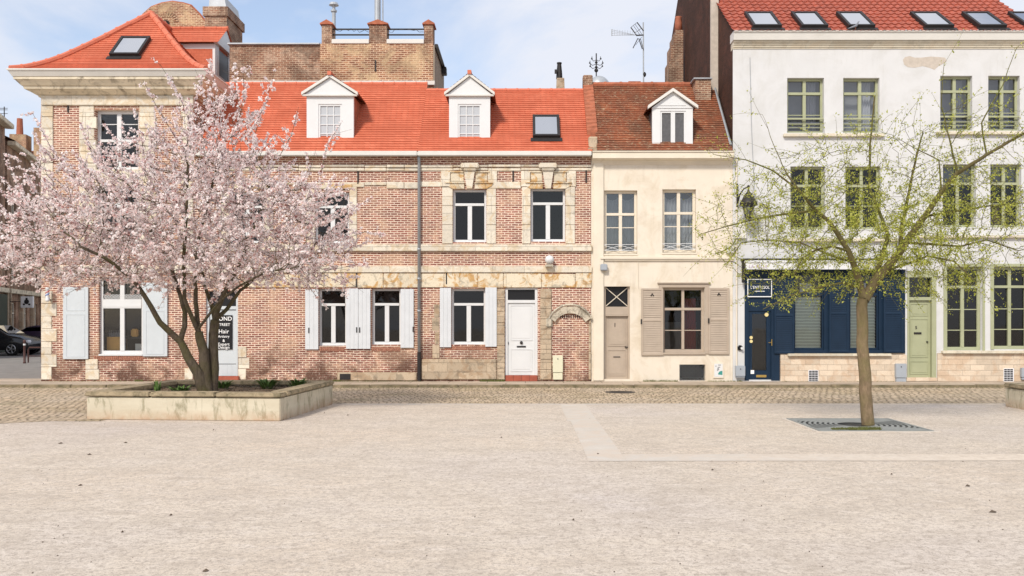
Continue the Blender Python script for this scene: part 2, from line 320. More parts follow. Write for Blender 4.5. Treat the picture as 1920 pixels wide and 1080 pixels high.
M['bark_t'] = bark_mat('brown_young_bark', (.16, .115, .07), (.36, .26, .165), (.20, .17, .075), (.12, .105, .04))
M['twig_g'] = bark_mat('olive_twig_bark', (.09, .07, .03), (.18, .15, .06), (.16, .17, .045))
def leafy(name, stops, scale, trans=.35):
    s = NT(name); wn_ = s.n('ShaderNodeTexWhiteNoise'); vs = s.n('ShaderNodeVectorMath', operation='SNAP'); vs.inputs[1].default_value = (scale,) * 3
    s.l(s.tc, vs.inputs[0]); s.l(vs.outputs[0], wn_.inputs['Vector'])
    c = s.ramp(wn_.outputs['Value'], stops)
    s.done(c, .6, .15)
    tl = s.n('ShaderNodeBsdfTranslucent'); s.l(c, tl.inputs[0]); m = s.n('ShaderNodeMixShader'); m.inputs[0].default_value = trans
    s.l(s.b.outputs[0], m.inputs[1]); s.l(tl.outputs[0], m.inputs[2]); s.l(m.outputs[0], s.out.inputs[0]); return s.m
M['blossom'] = leafy('pink_white_blossom', [(0, (.55, .26, .24)), (.08, (.84, .62, .60)), (.30, (.95, .83, .81)), (1, (.97, .94, .93))], .045, .42)
M['leaf'] = leafy('young_yellow_green_leaf', [(0, (.17, .20, .03)), (.5, (.43, .46, .07)), (1, (.62, .61, .17))], .05, .42)

# ---------------------------------------------------------------- mesh builder
ORG = {}
def tag(o, label=None, cat=None, group=None, kind=None):
    if label: o['label'] = label
    if cat: o['category'] = cat
    if group: o['group'] = group
    if kind: o['kind'] = kind
    return o
def empty(name, loc, label, cat, group=None, rz=0):
    o = bpy.data.objects.new(name, None); COL.objects.link(o); o.location = loc; o.rotation_euler = (0, 0, rz); o.empty_display_size = .3
    ORG[o] = Vector(loc) if rz == 0 else Vector((0, 0, 0)); return tag(o, label, cat, group)
class MB:
    def __init__(s): s.v = []; s.f = []
    def add(s, vs, fs):
        n = len(s.v); s.v += [tuple(v) for v in vs]; s.f += [tuple(i + n for i in f) for f in fs]; return s
    def quad(s, a, b, c, d): return s.add([a, b, c, d], [(0, 1, 2, 3)])
    def box(s, x0, x1, y0, y1, z0, z1, ch=0):
        if x0 > x1: x0, x1 = x1, x0
        if y0 > y1: y0, y1 = y1, y0
        if z0 > z1: z0, z1 = z1, z0
        if not ch:
            return s.add([(x0, y0, z0), (x1, y0, z0), (x1, y1, z0), (x0, y1, z0), (x0, y0, z1), (x1, y0, z1), (x1, y1, z1), (x0, y1, z1)],
                     [(0, 1, 5, 4), (1, 2, 6, 5), (2, 3, 7, 6), (3, 0, 4, 7), (4, 5, 6, 7), (3, 2, 1, 0)])
        bm = bmesh.new(); bmesh.ops.create_cube(bm, size=1, matrix=Matrix.Translation(((x0 + x1) / 2, (y0 + y1) / 2, (z0 + z1) / 2)) @ Matrix.Diagonal((x1 - x0, y1 - y0, z1 - z0, 1)))
        bmesh.ops.bevel(bm, geom=bm.edges[:], offset=ch, segments=2, affect='EDGES'); bm.verts.index_update()
        s.add([v.co[:] for v in bm.verts], [[v.index for v in f.verts] for f in bm.faces]); bm.free(); return s
    def pbox(s, px0, px1, py0, py1, Yf, d, ch=0):      # box whose front face (at distance Yf) covers this photo rectangle
        return s.box(X(px0, Yf), X(px1, Yf), Yf, Yf + d, Z(py1, Yf), Z(py0, Yf), ch)
    def prism(s, poly, y0, y1, axis='y'):               # polygon in (x,z), extruded in y
        n = len(poly); a = [(p[0], y0, p[1]) for p in poly]; b = [(p[0], y1, p[1]) for p in poly]
        if axis == 'x': a = [(y0, p[0], p[1]) for p in poly]; b = [(y1, p[0], p[1]) for p in poly]
        return s.add(a + b, [tuple(range(n)), tuple(range(2 * n - 1, n - 1, -1))] + [(i, i + n, (i + 1) % n + n, (i + 1) % n) for i in range(n)])
    def tube(s, pts, rad, n=6, cap=True):
        pts = [Vector(p) for p in pts]
        if isinstance(rad, (int, float)): rad = [rad] * len(pts)
        vs = []; fs = []; up = None
        for i, p in enumerate(pts):
            t = (pts[min(i + 1, len(pts) - 1)] - pts[max(i - 1, 0)])
            if t.length < 1e-6: t = Vector((0, 0, 1))
            t.normalize()
            if up is None: up = t.orthogonal().normalized()
            u = up - t * up.dot(t)
            if u.length < 1e-3: u = t.orthogonal()
            u.normalize(); up = u; w_ = t.cross(u)
            for k in range(n):
                a = 2 * math.pi * k / n; vs.append(p + (u * math.cos(a) + w_ * math.sin(a)) * rad[i])
        for i in range(len(pts) - 1):
            for k in range(n): fs.append((i * n + k, i * n + (k + 1) % n, (i + 1) * n + (k + 1) % n, (i + 1) * n + k))
        if cap: fs.append(tuple(range(n - 1, -1, -1))); fs.append(tuple((len(pts) - 1) * n + k for k in range(n)))
        return s.add(vs, fs)
    def bar(s, a, b, wx, wy=None):                      # square bar
        return s.tube([a, b], wx * .7071, 4)
    def lathe(s, prof, c, n=16):                        # profile (r, z) round the vertical
        vs = [(c[0] + r * math.cos(2 * math.pi * k / n), c[1] + r * math.sin(2 * math.pi * k / n), c[2] + z) for r, z in prof for k in range(n)]
        fs = [(i * n + k, i * n + (k + 1) % n, (i + 1) * n + (k + 1) % n, (i + 1) * n + k) for i in range(len(prof) - 1) for k in range(n)]
        fs += [tuple(range(n - 1, -1, -1)), tuple((len(prof) - 1) * n + k for k in range(n))]
        return s.add(vs, fs)
    def build(s, name, mat, parent=None, label=None, cat=None, group=None, kind=None, smooth=False, origin=None):
        o_ = ORG[parent] if parent else (Vector(origin) if origin else None)
        if o_ is None:
            a = np.array(s.v); o_ = Vector(((a[:, 0].min() + a[:, 0].max()) / 2, (a[:, 1].min() + a[:, 1].max()) / 2, a[:, 2].min()))
            if kind == 'structure': o_ = Vector((0, 0, 0))
        me = bpy.data.meshes.new(name); me.from_pydata([(v[0] - o_.x, v[1] - o_.y, v[2] - o_.z) for v in s.v], [], s.f); me.update()
        me.materials.append(M[mat] if isinstance(mat, str) else mat)
        if smooth: me.polygons.foreach_set('use_smooth', [True] * len(me.polygons))
        bm = bmesh.new(); bm.from_mesh(me); bmesh.ops.recalc_face_normals(bm, faces=bm.faces); bm.to_mesh(me); bm.free()
        o = bpy.data.objects.new(name, me); COL.objects.link(o)
        if parent: o.parent = parent
        else: o.location = o_
        ORG[o] = o_.copy(); return tag(o, label, cat, group, kind)

def text_mesh(txt, size, mat, parent, x, y, z, bold=0.0, name='lettering', align='LEFT', sx=1.0, font_off=0, thick=.004):
    cu = bpy.data.curves.new('t', 'FONT'); cu.body = txt; cu.size = size; cu.align_x = align; cu.offset = bold; cu.extrude = thick; cu.space_character = 1.05
    t = bpy.data.objects.new('t', cu); COL.objects.link(t); dg = bpy.context.evaluated_depsgraph_get()
    me = bpy.data.meshes.new_from_object(t.evaluated_get(dg)); bpy.data.objects.remove(t)
    o_ = ORG[parent]; me.transform(Matrix.Translation(Vector((x, y, z)) - o_) @ Matrix.Rotation(R(90), 4, 'X') @ Matrix.Diagonal((sx, 1, 1, 1)))
    me.materials.clear(); me.materials.append(M[mat]); me.name = name
    o = bpy.data.objects.new(name, me); COL.objects.link(o); o.parent = parent; ORG[o] = o_.copy(); return o

# wall sheet with openings cut out and real reveals
def wall(x0, x1, z0, z1, y, ops, depth=.25, mb=None):
    mb = mb or MB(); xs = sorted({x0, x1, *[v for o in ops for v in (o[0], o[1])]}); zs = sorted({z0, z1, *[v for o in ops for v in (o[2], o[3])]})
    xs = [v for v in xs if x0 <= v <= x1]; zs = [v for v in zs if z0 <= v <= z1]
    for i in range(len(xs) - 1):
        for j in range(len(zs) - 1):
            cx, cz = (xs[i] + xs[i + 1]) / 2, (zs[j] + zs[j + 1]) / 2
            if any(o[0] < cx < o[1] and o[2] < cz < o[3] for o in ops): continue
            mb.quad((xs[i], y, zs[j]), (xs[i + 1], y, zs[j]), (xs[i + 1], y, zs[j + 1]), (xs[i], y, zs[j + 1]))
    for a, b, c, d in ops:
        a, b, c, d = max(a, x0), min(b, x1), max(c, z0), min(d, z1)
        if a >= b or c >= d: continue
        yb = y + depth
        mb.quad((a, y, c), (a, yb, c), (a, yb, d), (a, y, d)); mb.quad((b, y, c), (b, y, d), (b, yb, d), (b, yb, c))
        mb.quad((a, y, d), (a, yb, d), (b, yb, d), (b, y, d)); mb.quad((a, y, c), (b, y, c), (b, yb, c), (a, yb, c))
    return mb
def P(a, b, c, d, Y=Y0): return (X(a, Y), X(b, Y), Z(d, Y), Z(c, Y))     # photo rect -> x0,x1,z0,z1

def window(root, op, mat, y, fw=.065, cols=2, transom=None, bars=(), mull=.07, sill=None, sill_mat='stone_clean', pane='glass', label=None, bw=.022, name='window', grid=None, top_cols=None):
    """frame (window) > pane, sill.  op: x0,x1,z0,z1; transom: fraction of the height from the top; bars: fractions for thin glazing bars"""
    x0, x1, z0, z1 = op; e = .003; x0 += e; x1 -= e; z0 += e; z1 -= e
    fb = MB(); d = .07
    fb.box(x0, x0 + fw, y, y + d, z0, z1); fb.box(x1 - fw, x1, y, y + d, z0, z1)
    fb.box(x0 + fw, x1 - fw, y, y + d, z0, z0 + fw * 1.2); fb.box(x0 + fw, x1 - fw, y, y + d, z1 - fw, z1)
    zt = z1 - (z1 - z0) * transom if transom else None
    if cols == 2:
        xm = (x0 + x1) / 2; top = (zt - .03) if (zt and top_cols == 1) else z1 - fw
        fb.box(xm - mull / 2, xm + mull / 2, y - .012, y + d - .01, z0 + fw * 1.2, top)
    if zt: fb.box(x0 + fw, x1 - fw, y - .022, y + d - .02, zt - .035, zt + .035)
    for b in bars:
        zb = z1 - (z1 - z0) * b; fb.box(x0 + fw, x1 - fw, y + .02, y + .045, zb - bw / 2, zb + bw / 2)
    if grid:
        nx, nz = grid
        for i in range(1, nx): xx = x0 + fw + (x1 - x0 - 2 * fw) * i / nx; fb.box(xx - bw / 2, xx + bw / 2, y + .01, y + .04, z0 + fw, z1 - fw)
        for i in range(1, nz): zz = z0 + fw + (z1 - z0 - 2 * fw) * i / nz; fb.box(x0 + fw, x1 - fw, y + .012, y + .042, zz - bw / 2, zz + bw / 2)
    w_ = fb.build(name, mat, root, label)
    MB().quad((x0 + fw / 2, y + .05, z0 + fw / 2), (x1 - fw / 2, y + .05, z0 + fw / 2), (x1 - fw / 2, y + .05, z1 - fw / 2), (x0 + fw / 2, y + .05, z1 - fw / 2)).build('pane', pane, w_)
    if sill:
        MB().box(x0 - sill[0], x1 + sill[0], sill[2], y + .01, z0 - sill[1], z0 - .001, .008).build('sill', sill_mat, w_)
    return w_
def fold_curtain(wd, x0, x1, z0, z1, y, mat, n=7, name='curtain', amp=.03, hem=0):
    mb = MB(); N = n * 6; vs = []
    for i in range(N + 1):
        x = x0 + (x1 - x0) * i / N; yy = y + amp * math.sin(i / 6 * 2 * math.pi)
        zt = z1 - hem * abs(math.sin(i / N * math.pi * 2)); vs += [(x, yy, z0), (x, yy, zt)]
    mb.add(vs, [(2 * i, 2 * i + 2, 2 * i + 3, 2 * i + 1) for i in range(N)]); return mb.build(name, mat, wd, smooth=True)
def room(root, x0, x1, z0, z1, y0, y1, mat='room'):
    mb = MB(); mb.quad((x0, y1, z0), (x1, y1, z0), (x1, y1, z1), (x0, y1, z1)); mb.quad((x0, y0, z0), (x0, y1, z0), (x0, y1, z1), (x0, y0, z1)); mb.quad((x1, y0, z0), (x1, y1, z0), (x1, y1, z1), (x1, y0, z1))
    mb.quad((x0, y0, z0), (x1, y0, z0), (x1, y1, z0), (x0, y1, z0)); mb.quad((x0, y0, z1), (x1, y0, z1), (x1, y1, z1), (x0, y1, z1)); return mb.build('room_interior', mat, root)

def board_shutter(root, op, y, mat, latch=None, panel=None, label=None):
    x0, x1, z0, z1 = op; mb = MB()
    if panel:
        mb.box(x0, x1, y, y + .035, z0, z1, .004)
        zs = [z0 + .06, z0 + (z1 - z0) * panel, z0 + (z1 - z0) * panel + .1, z1 - .06]
        for a, b in ((zs[0], zs[1]), (zs[2], zs[3])):
            for q in ((x0 + .09, x0 + .105, a, b), (x1 - .105, x1 - .09, a, b), (x0 + .105, x1 - .105, a, a + .015), (x0 + .105, x1 - .105, b - .015, b)):
                mb.box(q[0], q[1], y - .008, y + .01, q[2], q[3])
    else:
        n = 3; wv = (x1 - x0) / n
        for i in range(n): mb.box(x0 + i * wv + .001, x0 + (i + 1) * wv - .001, y, y + .032, z0, z1, .003)
        for zz in (z0 + .13, z1 - .13):
            for i in (0.2, .8): mb.lathe([(.012, 0), (.012, .004)], (0, 0, 0), 6) if False else mb.box(x0 + (x1 - x0) * i - .009, x0 + (x1 - x0) * i + .009, y - .006, y + .01, zz - .009, zz + .009)
    sh = mb.build('shutter', mat, root, label)
    if latch is not None: MB().box(latch - .014, latch + .014, y - .02, y + .005, z0 + (z1 - z0) * .27, z0 + (z1 - z0) * .36, .004).build('latch', 'iron', sh)
    return sh
def louvre_shutter(root, op, y, mat, split=.46, arrow=False, pitch=.062, label=None):
    x0, x1, z0, z1 = op; mb = MB(); f = .055
    mb.box(x0, x0 + f, y, y + .04, z0, z1, .003); mb.box(x1 - f, x1, y, y + .04, z0, z1, .003)
    zm = z0 + (z1 - z0) * split
    for a, b in ((z0, z0 + f), (zm - f / 2, zm + f / 2), (z1 - f, z1)): mb.box(x0 + f, x1 - f, y + .002, y + .04, a, b)
    for a, b in ((z0 + f, zm - f / 2), (zm + f / 2, z1 - f)):
        n = max(2, int((b - a) / pitch)); h = (b - a) / n
        for i in range(n):
            zz = a + i * h
            mb.add([(x0 + f, y + .006, zz), (x1 - f, y + .006, zz), (x1 - f, y + .026, zz + h * .98), (x0 + f, y + .026, zz + h * .98), (x0 + f, y + .03, zz), (x1 - f, y + .03, zz)], [(0, 1, 2, 3), (0, 1, 5, 4)])
    mb.quad((x0 + f, y + .036, z0 + f), (x1 - f, y + .036, z0 + f), (x1 - f, y + .036, z1 - f), (x0 + f, y + .036, z1 - f))
    sh = mb.build('shutter', mat, root, label)
    if arrow:
        xm = (x0 + x1) / 2; zz = z1 - .17
        MB().prism([(xm - .05, zz - .03), (xm, zz + .04), (xm + .05, zz - .03), (xm + .03, zz - .05), (xm, zz), (xm - .03, zz - .05)], y - .004, y + .01).build('cutout_ornament', 'iron', sh)
        MB().box(x0 - .02, x0 + .015, y - .03, y, zm - .1, zm + .04).build('latch', 'iron', sh)
    return sh
def panel_door(root, op, y, mat, panels, label=None, groove=.014, name='door'):
    x0, x1, z0, z1 = op; mb = MB(); mb.box(x0, x1, y, y + .05, z0, z1)
    for a, b, c, d in panels:      # fractions
        px0, px1 = x0 + (x1 - x0) * a, x0 + (x1 - x0) * b; pz0, pz1 = z0 + (z1 - z0) * c, z0 + (z1 - z0) * d; g = groove
        mb.box(px0, px1, y - .014, y + .02, pz0, pz0 + g); mb.box(px0, px1, y - .014, y + .02, pz1 - g, pz1)
        mb.box(px0, px0 + g, y - .014, y + .02, pz0 + g, pz1 - g); mb.box(px1 - g, px1, y - .014, y + .02, pz0 + g, pz1 - g)
        mb.box(px0 + .05, px1 - .05, y - .008, y + .02, pz0 + .05, pz1 - .05, .006)
    return mb.build(name, mat, root, label)

def tile_sheet(mb, fL, fR, n, lift=.022, nx=1):
    """overlapping courses between a left and a right edge curve; t runs from eave (0) to ridge (1)"""
    for i in range(n):
        t0, t1 = i / n, (i + 1) / n
        a, b, c, d = (Vector(fL(t0)), Vector(fR(t0)), Vector(fR(t1)), Vector(fL(t1)))
        nr = (b - a).cross(d - a); nr = nr.normalized() if nr.length > 1e-6 else Vector((0, 0, 1))
        if nr.z < 0: nr = -nr
        pa, pb = [], []
        k = max(1, nx)
        for j in range(k + 1):
            u = j / k; lo = a.lerp(b, u); hi = d.lerp(c, u)
            jit = .006 * noise.noise(lo * 3.1) if k > 1 else 0
            pa.append(lo + nr * (lift + jit)); pb.append(hi + nr * (.004 + jit)); 
        vs = pa + pb + [p - nr * lift for p in pa]; m = k + 1
        mb.add(vs, [(j, j + 1, m + j + 1, m + j) for j in range(k)] + [(2 * m + j, 2 * m + j + 1, j + 1, j) for j in range(k)])
    return mb
def ridge_tiles(mb, a, b, r=.09, step=.33):
    a, b = Vector(a), Vector(b); n = max(1, int((b - a).length / step)); d = (b - a) / n
    for i in range(n):
        p = a + d * i; mb.tube([p, p + d * .86, p + d * .88, p + d * 1.02], [r, r, r * 1.18, r * 1.18], 8)
    return mb
def skylight(root, x0, x1, ya, yb, plane, frame='iron', pane='glass_sky', label=None, lift=.06):
    """roof window lying on a roof plane z = plane(y), between ya (low) and yb (high)"""
    A = Vector((x0, ya, plane(ya))); B = Vector((x1, ya, plane(ya))); D = Vector((x0, yb, plane(yb))); nr = (B - A).cross(D - A).normalized()
    if nr.z < 0: nr = -nr
    up = (D - A); H = up.length; up.normalize(); W = x1 - x0; f = .075
    def bx(u0, u1, v0, v1, h0, h1, mb):
        vs = []
        for h in (h0, h1):
            for u, v in ((u0, v0), (u1, v0), (u1, v1), (u0, v1)): vs.append(A + Vector((u, 0, 0)) + up * v + nr * h)
        mb.add(vs, [(0, 1, 5, 4), (1, 2, 6, 5), (2, 3, 7, 6), (3, 0, 4, 7), (4, 5, 6, 7), (3, 2, 1, 0)])
    mb = MB(); h = lift + .05
    bx(0, f, 0, H, 0, h, mb); bx(W - f, W, 0, H, 0, h, mb); bx(f, W - f, 0, f, 0, h - .003, mb); bx(f, W - f, H - f, H, 0, h - .003, mb); bx(-.06, W + .06, -.16, -.001, .01, .03, mb)
    s_ = mb.build('skylight', frame, root, label)
    pb = MB(); bx(f, W - f, f, H - f, h - .03, h - .02, pb); pb.build('pane', pane, s_); return s_

def anchor(root, px, py0, py1, y=Y0 - .03): MB().pbox(px - 1.2, px + 1.2, py0, py1, y, .03).build('wall_anchor', 'iron', root)
def stones(mb, px0, px1, py0, py1, Yf=Y0 - .03, d=.06, jag=0, n=None, seed=1):
    """run of cut blocks stacked vertically (quoins), slightly uneven"""
    r = random.Random(seed); n = n or max(1, round((py1 - py0) / 22)); y = py0
    for i in range(n):
        y1 = py0 + (py1 - py0) * (i + 1) / n; j = (jag if i % 2 else -jag * .3) + r.uniform(-.6, .6)
        mb.pbox(px0 - (j if jag < 0 else 0), px1 + (j if jag > 0 else 0), y + .25, y1 - .25, Yf + r.uniform(-.012, .012), d + .02, .008); y = y1
    return mb

# ================================================================= SETTING
MB().box(-400, 400, -120, 900, G - .5, G).build('square', 'gravel', kind='structure')
YC = YG(757)
s = MB(); s.quad((-8.4, YC, G + .004), (60, YC, G + .004), (60, 24.0, G + .004), (-8.4, 24.0, G + .004))
s.add([(-60, YG(812), G + .004), (-9.6, YG(799), G + .004), (-8.4, YG(790), G + .004), (-7.5, YG(790), G + .004), (-7.5, YC, G + .004), (-8.4, YC, G + .004), (-8.4, 24.0, G + .004), (-60, 24.0, G + .004)], [tuple(range(8))])
s.build('cobbled_street', 'cobble', kind='structure')
s = MB(); s.box(-60, 40, 24.16, Y0 + 1.2, G - .1, 0.0); s.build('pavement', 'pavement', kind='structure')
s = MB(); xk = -60
while xk < 40:
    l_ = random.uniform(.8, 1.3); s.box(xk + .006, xk + l_ - .006, 24.0, 24.157, G - .1, .006 + random.uniform(-.006, .006), .015); xk += l_
s.build('kerb', 'kerb', kind='structure')
MB().box(-120, -13.6, Y0 + 1.2, 140, G - .1, -.02).build('side_street', 'asphalt', kind='structure')
s = MB(); z = G + .004
s.quad((.80, YG(865), z), (1.28, YG(865), z), (1.28, YG(790), z), (.80, YG(790), z)); s.quad((.74, YG(790) + .003, z), (1.27, YG(790) + .003, z), (1.27, YC - .27, z), (.74, YC - .27, z))
s.quad((1.283, YG(865), z), (8.5, YG(864), z), (8.5, YG(852), z), (1.283, YG(852), z))
s.quad((-3.9, YC - .26, z), (14, YC - .26, z), (14, YC - .003, z), (-3.9, YC - .003, z)); s.quad((-60, YG(815), z), (-9.55, YG(802), z), (-9.6, YG(799) - .004, z), (-60, YG(812) - .004, z))
s.build('paving_strip', 'paving', kind='structure')

# ================================================================= HOUSE A : corner house with the hipped roof (hair salon)
xa0, xa1 = X(77), X(362); za = Z(140)
A = empty('corner_house', ((xa0 + xa1) / 2, Y0, 0), 'tall brick corner house with hipped orange roof and deep stone cornice behind blossoms', 'house')
opA = [P(185, 268, 520, 664), P(178, 260, 206, 318), P(178, 260, 348, 455)]
ops0 = opA[:1] + [P(300, 352, 1, 2)][:0]
wa = wall(xa0, xa1, 0, za, Y0, opA, .22)
wa.quad((xa0, Y0, 0), (xa0, 34, 0), (xa0, 34, za), (xa0, Y0, za)); wa.quad((xa1, Y0, 0), (xa1, 34, 0), (xa1, 34, za), (xa1, Y0, za)); wa.quad((xa0, 34, 0), (xa1, 34, 0), (xa1, 34, za), (xa0, 34, za))
wa.build('wall', 'brick', A)
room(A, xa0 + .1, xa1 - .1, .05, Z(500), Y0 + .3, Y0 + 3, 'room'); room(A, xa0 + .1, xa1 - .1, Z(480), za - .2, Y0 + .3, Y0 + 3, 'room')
for a_ in ((77, 99, 545, 712, 7, 7), (77, 99, 197, 457.5, 0, 12), (148, 177, 197, 457.5, 3, 12), (261, 290, 197, 457.5, 3, 12), (340, 361.5, 197, 457.5, -3, 12), (160, 184, 673, 712, 2, 2), (346, 361, 690, 712, 0, 1)):
    stones(MB(), a_[0], a_[1], a_[2], a_[3], jag=a_[4], n=a_[5], seed=int(a_[0])).build('quoin', 'stone', A)
b_ = MB(); b_.pbox(77, 362, 179, 197, Y0 - .07, .12, .01); b_.pbox(77, 361.8, 458, 472, Y0 - .06, .1, .01); b_.pbox(77, 361.8, 498, 512, Y0 - .06, .1, .01); b_.pbox(178, 260, 318.5, 347.5, Y0 - .04, .1); b_.build('string_course', 'stone', A)
# cornice: stepped profile wrapped round front and both sides
def cornice(root, x0, x1, yb, prof, mat, name, left=True, right=True, back=34):
    mb = MB()
    for p0, p1, z0, z1 in prof:      # p = projection at bottom / top
        L0 = x0 - (p0 if left else 0); L1 = x0 - (p1 if left else 0); R0 = x1 + (p0 if right else 0); R1 = x1 + (p1 if right else 0)
        bt = [(L0, yb - p0, z0), (R0, yb - p0, z0), (R0, back, z0), (L0, back, z0)]; tp = [(L1, yb - p1, z1), (R1, yb - p1, z1), (R1, back, z1), (L1, back, z1)]
        mb.add(bt + tp, [(0, 1, 5, 4), (1, 2, 6, 5), (3, 0, 4, 7), (4, 5, 6, 7), (3, 2, 1, 0)])
    return mb.build(name, mat, root)
zc = Z(181)
cornice(A, xa0, xa1, Y0, [(.05, .05, zc - .02, zc + .03), (.10, .28, zc + .031, zc + .14), (.31, .33, zc + .141, zc + .22), (.36, .48, zc + .221, zc + .36), (.50, .50, zc + .361, zc + .43)], 'cornice', 'cornice')
zg = zc + .431
cornice(A, xa0, xa1, Y0, [(.52, .60, zg, zg + .15), (.62, .62, zg + .151, zg + .19)], 'white_gutter', 'gutter')
# hipped roof, bell-cast at the eaves
ze = zg + .17; xl, xr = xa0 - .56, xa1 + .56; yf = Y0 - .56
hipK = (X(283, 27.9)); apex = Vector((X(283, 27.9), 27.9, Z(27, 27.9)))
prof = [(0, 0), (.1, .045), (.22, .13), (.36, .26), (.5, .415), (.65, .585), (.8, .765), (1, 1)]
def pf(t):
    for (a, b), (c, d) in zip(prof, prof[1:]):
        if t <= c: return b + (d - b) * (t - a) / (c - a)
    return 1
def hp(cx, cy):      # corner -> apex curve
    return lambda t: Vector((cx + (apex.x - cx) * t, cy + (apex.y - cy) * t, ze + (apex.z - ze) * pf(t)))
fl, fr = hp(xl, yf), hp(xr, yf); bkl = lambda t: Vector((fl(t).x, 33.9, fl(t).z)); bkr = lambda t: Vector((fr(t).x, 33.9, fr(t).z))
rf = MB(); tile_sheet(rf, fl, fr, 34, nx=1); tile_sheet(rf, bkl, fl, 34); tile_sheet(rf, fr, bkr, 34); rf.quad(bkl(0), bkr(0), bkr(1), bkl(1)); rf.quad((xl, yf, ze), (xr, yf, ze), (xr, 33.9, ze), (xl, 33.9, ze))
rfA = rf.build('roof', 'tile_o', A)
hb = MB()
for fn in (fl, fr):
    for i in range(12): ridge_tiles(hb, fn(i / 12) + Vector((0, 0, .03)), fn((i + 1) / 12) + Vector((0, 0, .03)), .085, .4)
ridge_tiles(hb, apex + Vector((0, 0, .03)), (apex.x, 33.9, apex.z + .03), .085); hb.lathe([(.12, -.08), (.15, 0), (.10, .08), (.03, .1)], apex, 8); hb.build('ridge_tile', 'tile_ridge_o', rfA)
# skylight on the front slope of A
tA = lambda y: (y - yf) / (apex.y - yf)
plA = lambda y: ze + (apex.z - ze) * pf(tA(y))
ysA, ysB = 25.95, 26.75
skylight(A, X(206, ysA), X(262, ysA), ysA, ysB, lambda y: plA(ysA) + (plA(ysB) - plA(ysA)) * (y - ysA) / (ysB - ysA) + .03)
# dormer on the right-hand slope of A, facing right
D = MB(); dy0, dy1 = 28.6, 30.1; dz0 = Z(160, 28.6); dx = X(403, 28.6); dzt = Z(82, 28.6); dzr = Z(58, 29.2)
D.box(apex.x + .3, dx, dy0, dy1, ze + .3, dzt); dA = D.build('dormer', 'tile_o', A)
t_ = MB(); t_.box(dx - .07, dx + .01, dy0 - .012, dy0 + .07, ze + .3, dzt); t_.box(apex.x + .3, dx, dy0 - .01, dy0 + .02, dzt - .16, dzt - .001); t_.box(dx + .001, dx + .03, dy0 + .08, dy1, ze + .3, ze + .9); t_.box(dx + .001, dx + .03, dy0 + .07, dy0 + .3, ze + .9, dzt); t_.box(dx + .001, dx + .03, dy1 - .3, dy1, ze + .9, dzt)
ym = (dy0 + dy1) / 2
t_.prism([(dy0 - .15, dzt), (dy1 + .15, dzt), (ym, dzr + .05)], dx + .001, dx + .12, 'x'); t_.build('dormer_front', 'white', dA)
MB().box(dx + .004, dx + .02, dy0 + .3, dy1 - .3, ze + .9, dzt - .1).build('pane', 'black', dA)
t_ = MB(); tile_sheet(t_, lambda t: (apex.x, dy0 - .16 + (ym - dy0 + .16) * t, dzt + (dzr - dzt + .1) * t), lambda t: (dx + .16, dy0 - .16 + (ym - dy0 + .16) * t, dzt + (dzr - dzt + .1) * t), 7)
tile_sheet(t_, lambda t: (dx + .16, dy1 + .16 + (ym - dy1 - .16) * t, dzt + (dzr - dzt + .1) * t), lambda t: (apex.x, dy1 + .16 + (ym - dy1 - .16) * t, dzt + (dzr - dzt + .1) * t), 7)
ridge_tiles(t_, (apex.x, ym, dzr + .12), (dx + .17, ym, dzr + .12), .07); t_.build('dormer_roof', 'tile_o', dA)
wy = Y0 + .16
w_ = window(A, opA[0], 'white', wy - .06, .075, 2, transom=.37, mull=.12, sill=(.0, .05, Y0 - .03), sill_mat='white', pane='glass_clear', label='salon window with white frame and pale lower boards')
MB().box(opA[0][0] + .08, opA[0][1] - .08, wy - .075, wy - .062, Z(578), Z(561), 0).build('panel', 'white', w_)
lt = MB()
for i in range(26):
    xx = opA[0][0] + .09 + i * .041; lt.bar((xx, wy - .07, Z(561)), (xx + .08, wy - .07, Z(552)), .008); lt.bar((xx + .08, wy - .069, Z(561)), (xx, wy - .069, Z(552)), .008)
lt.build('lattice', 'white', w_)
MB().box(X(190), X(218), Y0 + .34, Y0 + .7, Z(664), Z(632)).build('counter', 'ochre', w_); MB().box(X(234), X(248), Y0 + .36, Y0 + .5, Z(632), Z(617), .03).build('basket', 'ochre', w_)
MB().box(X(222), X(262), Y0 + .34, Y0 + .8, Z(636), Z(632)).build('table', 'black', w_); MB().box(X(245), X(262), Y0 + .3, Y0 + .33, Z(662), Z(645)).build('white_board', 'white', w_)
bt = MB()
for i in range(7): bt.lathe([(.03, 0), (.035, .1), (.012, .14), (.012, .18)], (X(193 + i * 4), Y0 + .42, Z(632)), 8)
bt.build('bottle_row', 'pigeon', w_)
for i, (o_, tr) in enumerate(((opA[1], .2), (opA[2], .35))):
    window(A, o_, 'white', wy, .08, 2, transom=.5 if i in (0, 2) else .3, bars=(.22, .75) if i in (0, 2) else (), mull=.12, sill=(.02, .05, Y0 - .02), sill_mat='stone')
for a, b, c, d in ((120, 167, 538, 673), (269, 315, 530, 668)): board_shutter(A, P(a, b, c, d), Y0 - .06, 'shutter_w2', panel=.62, label='panelled pale grey shutter' )
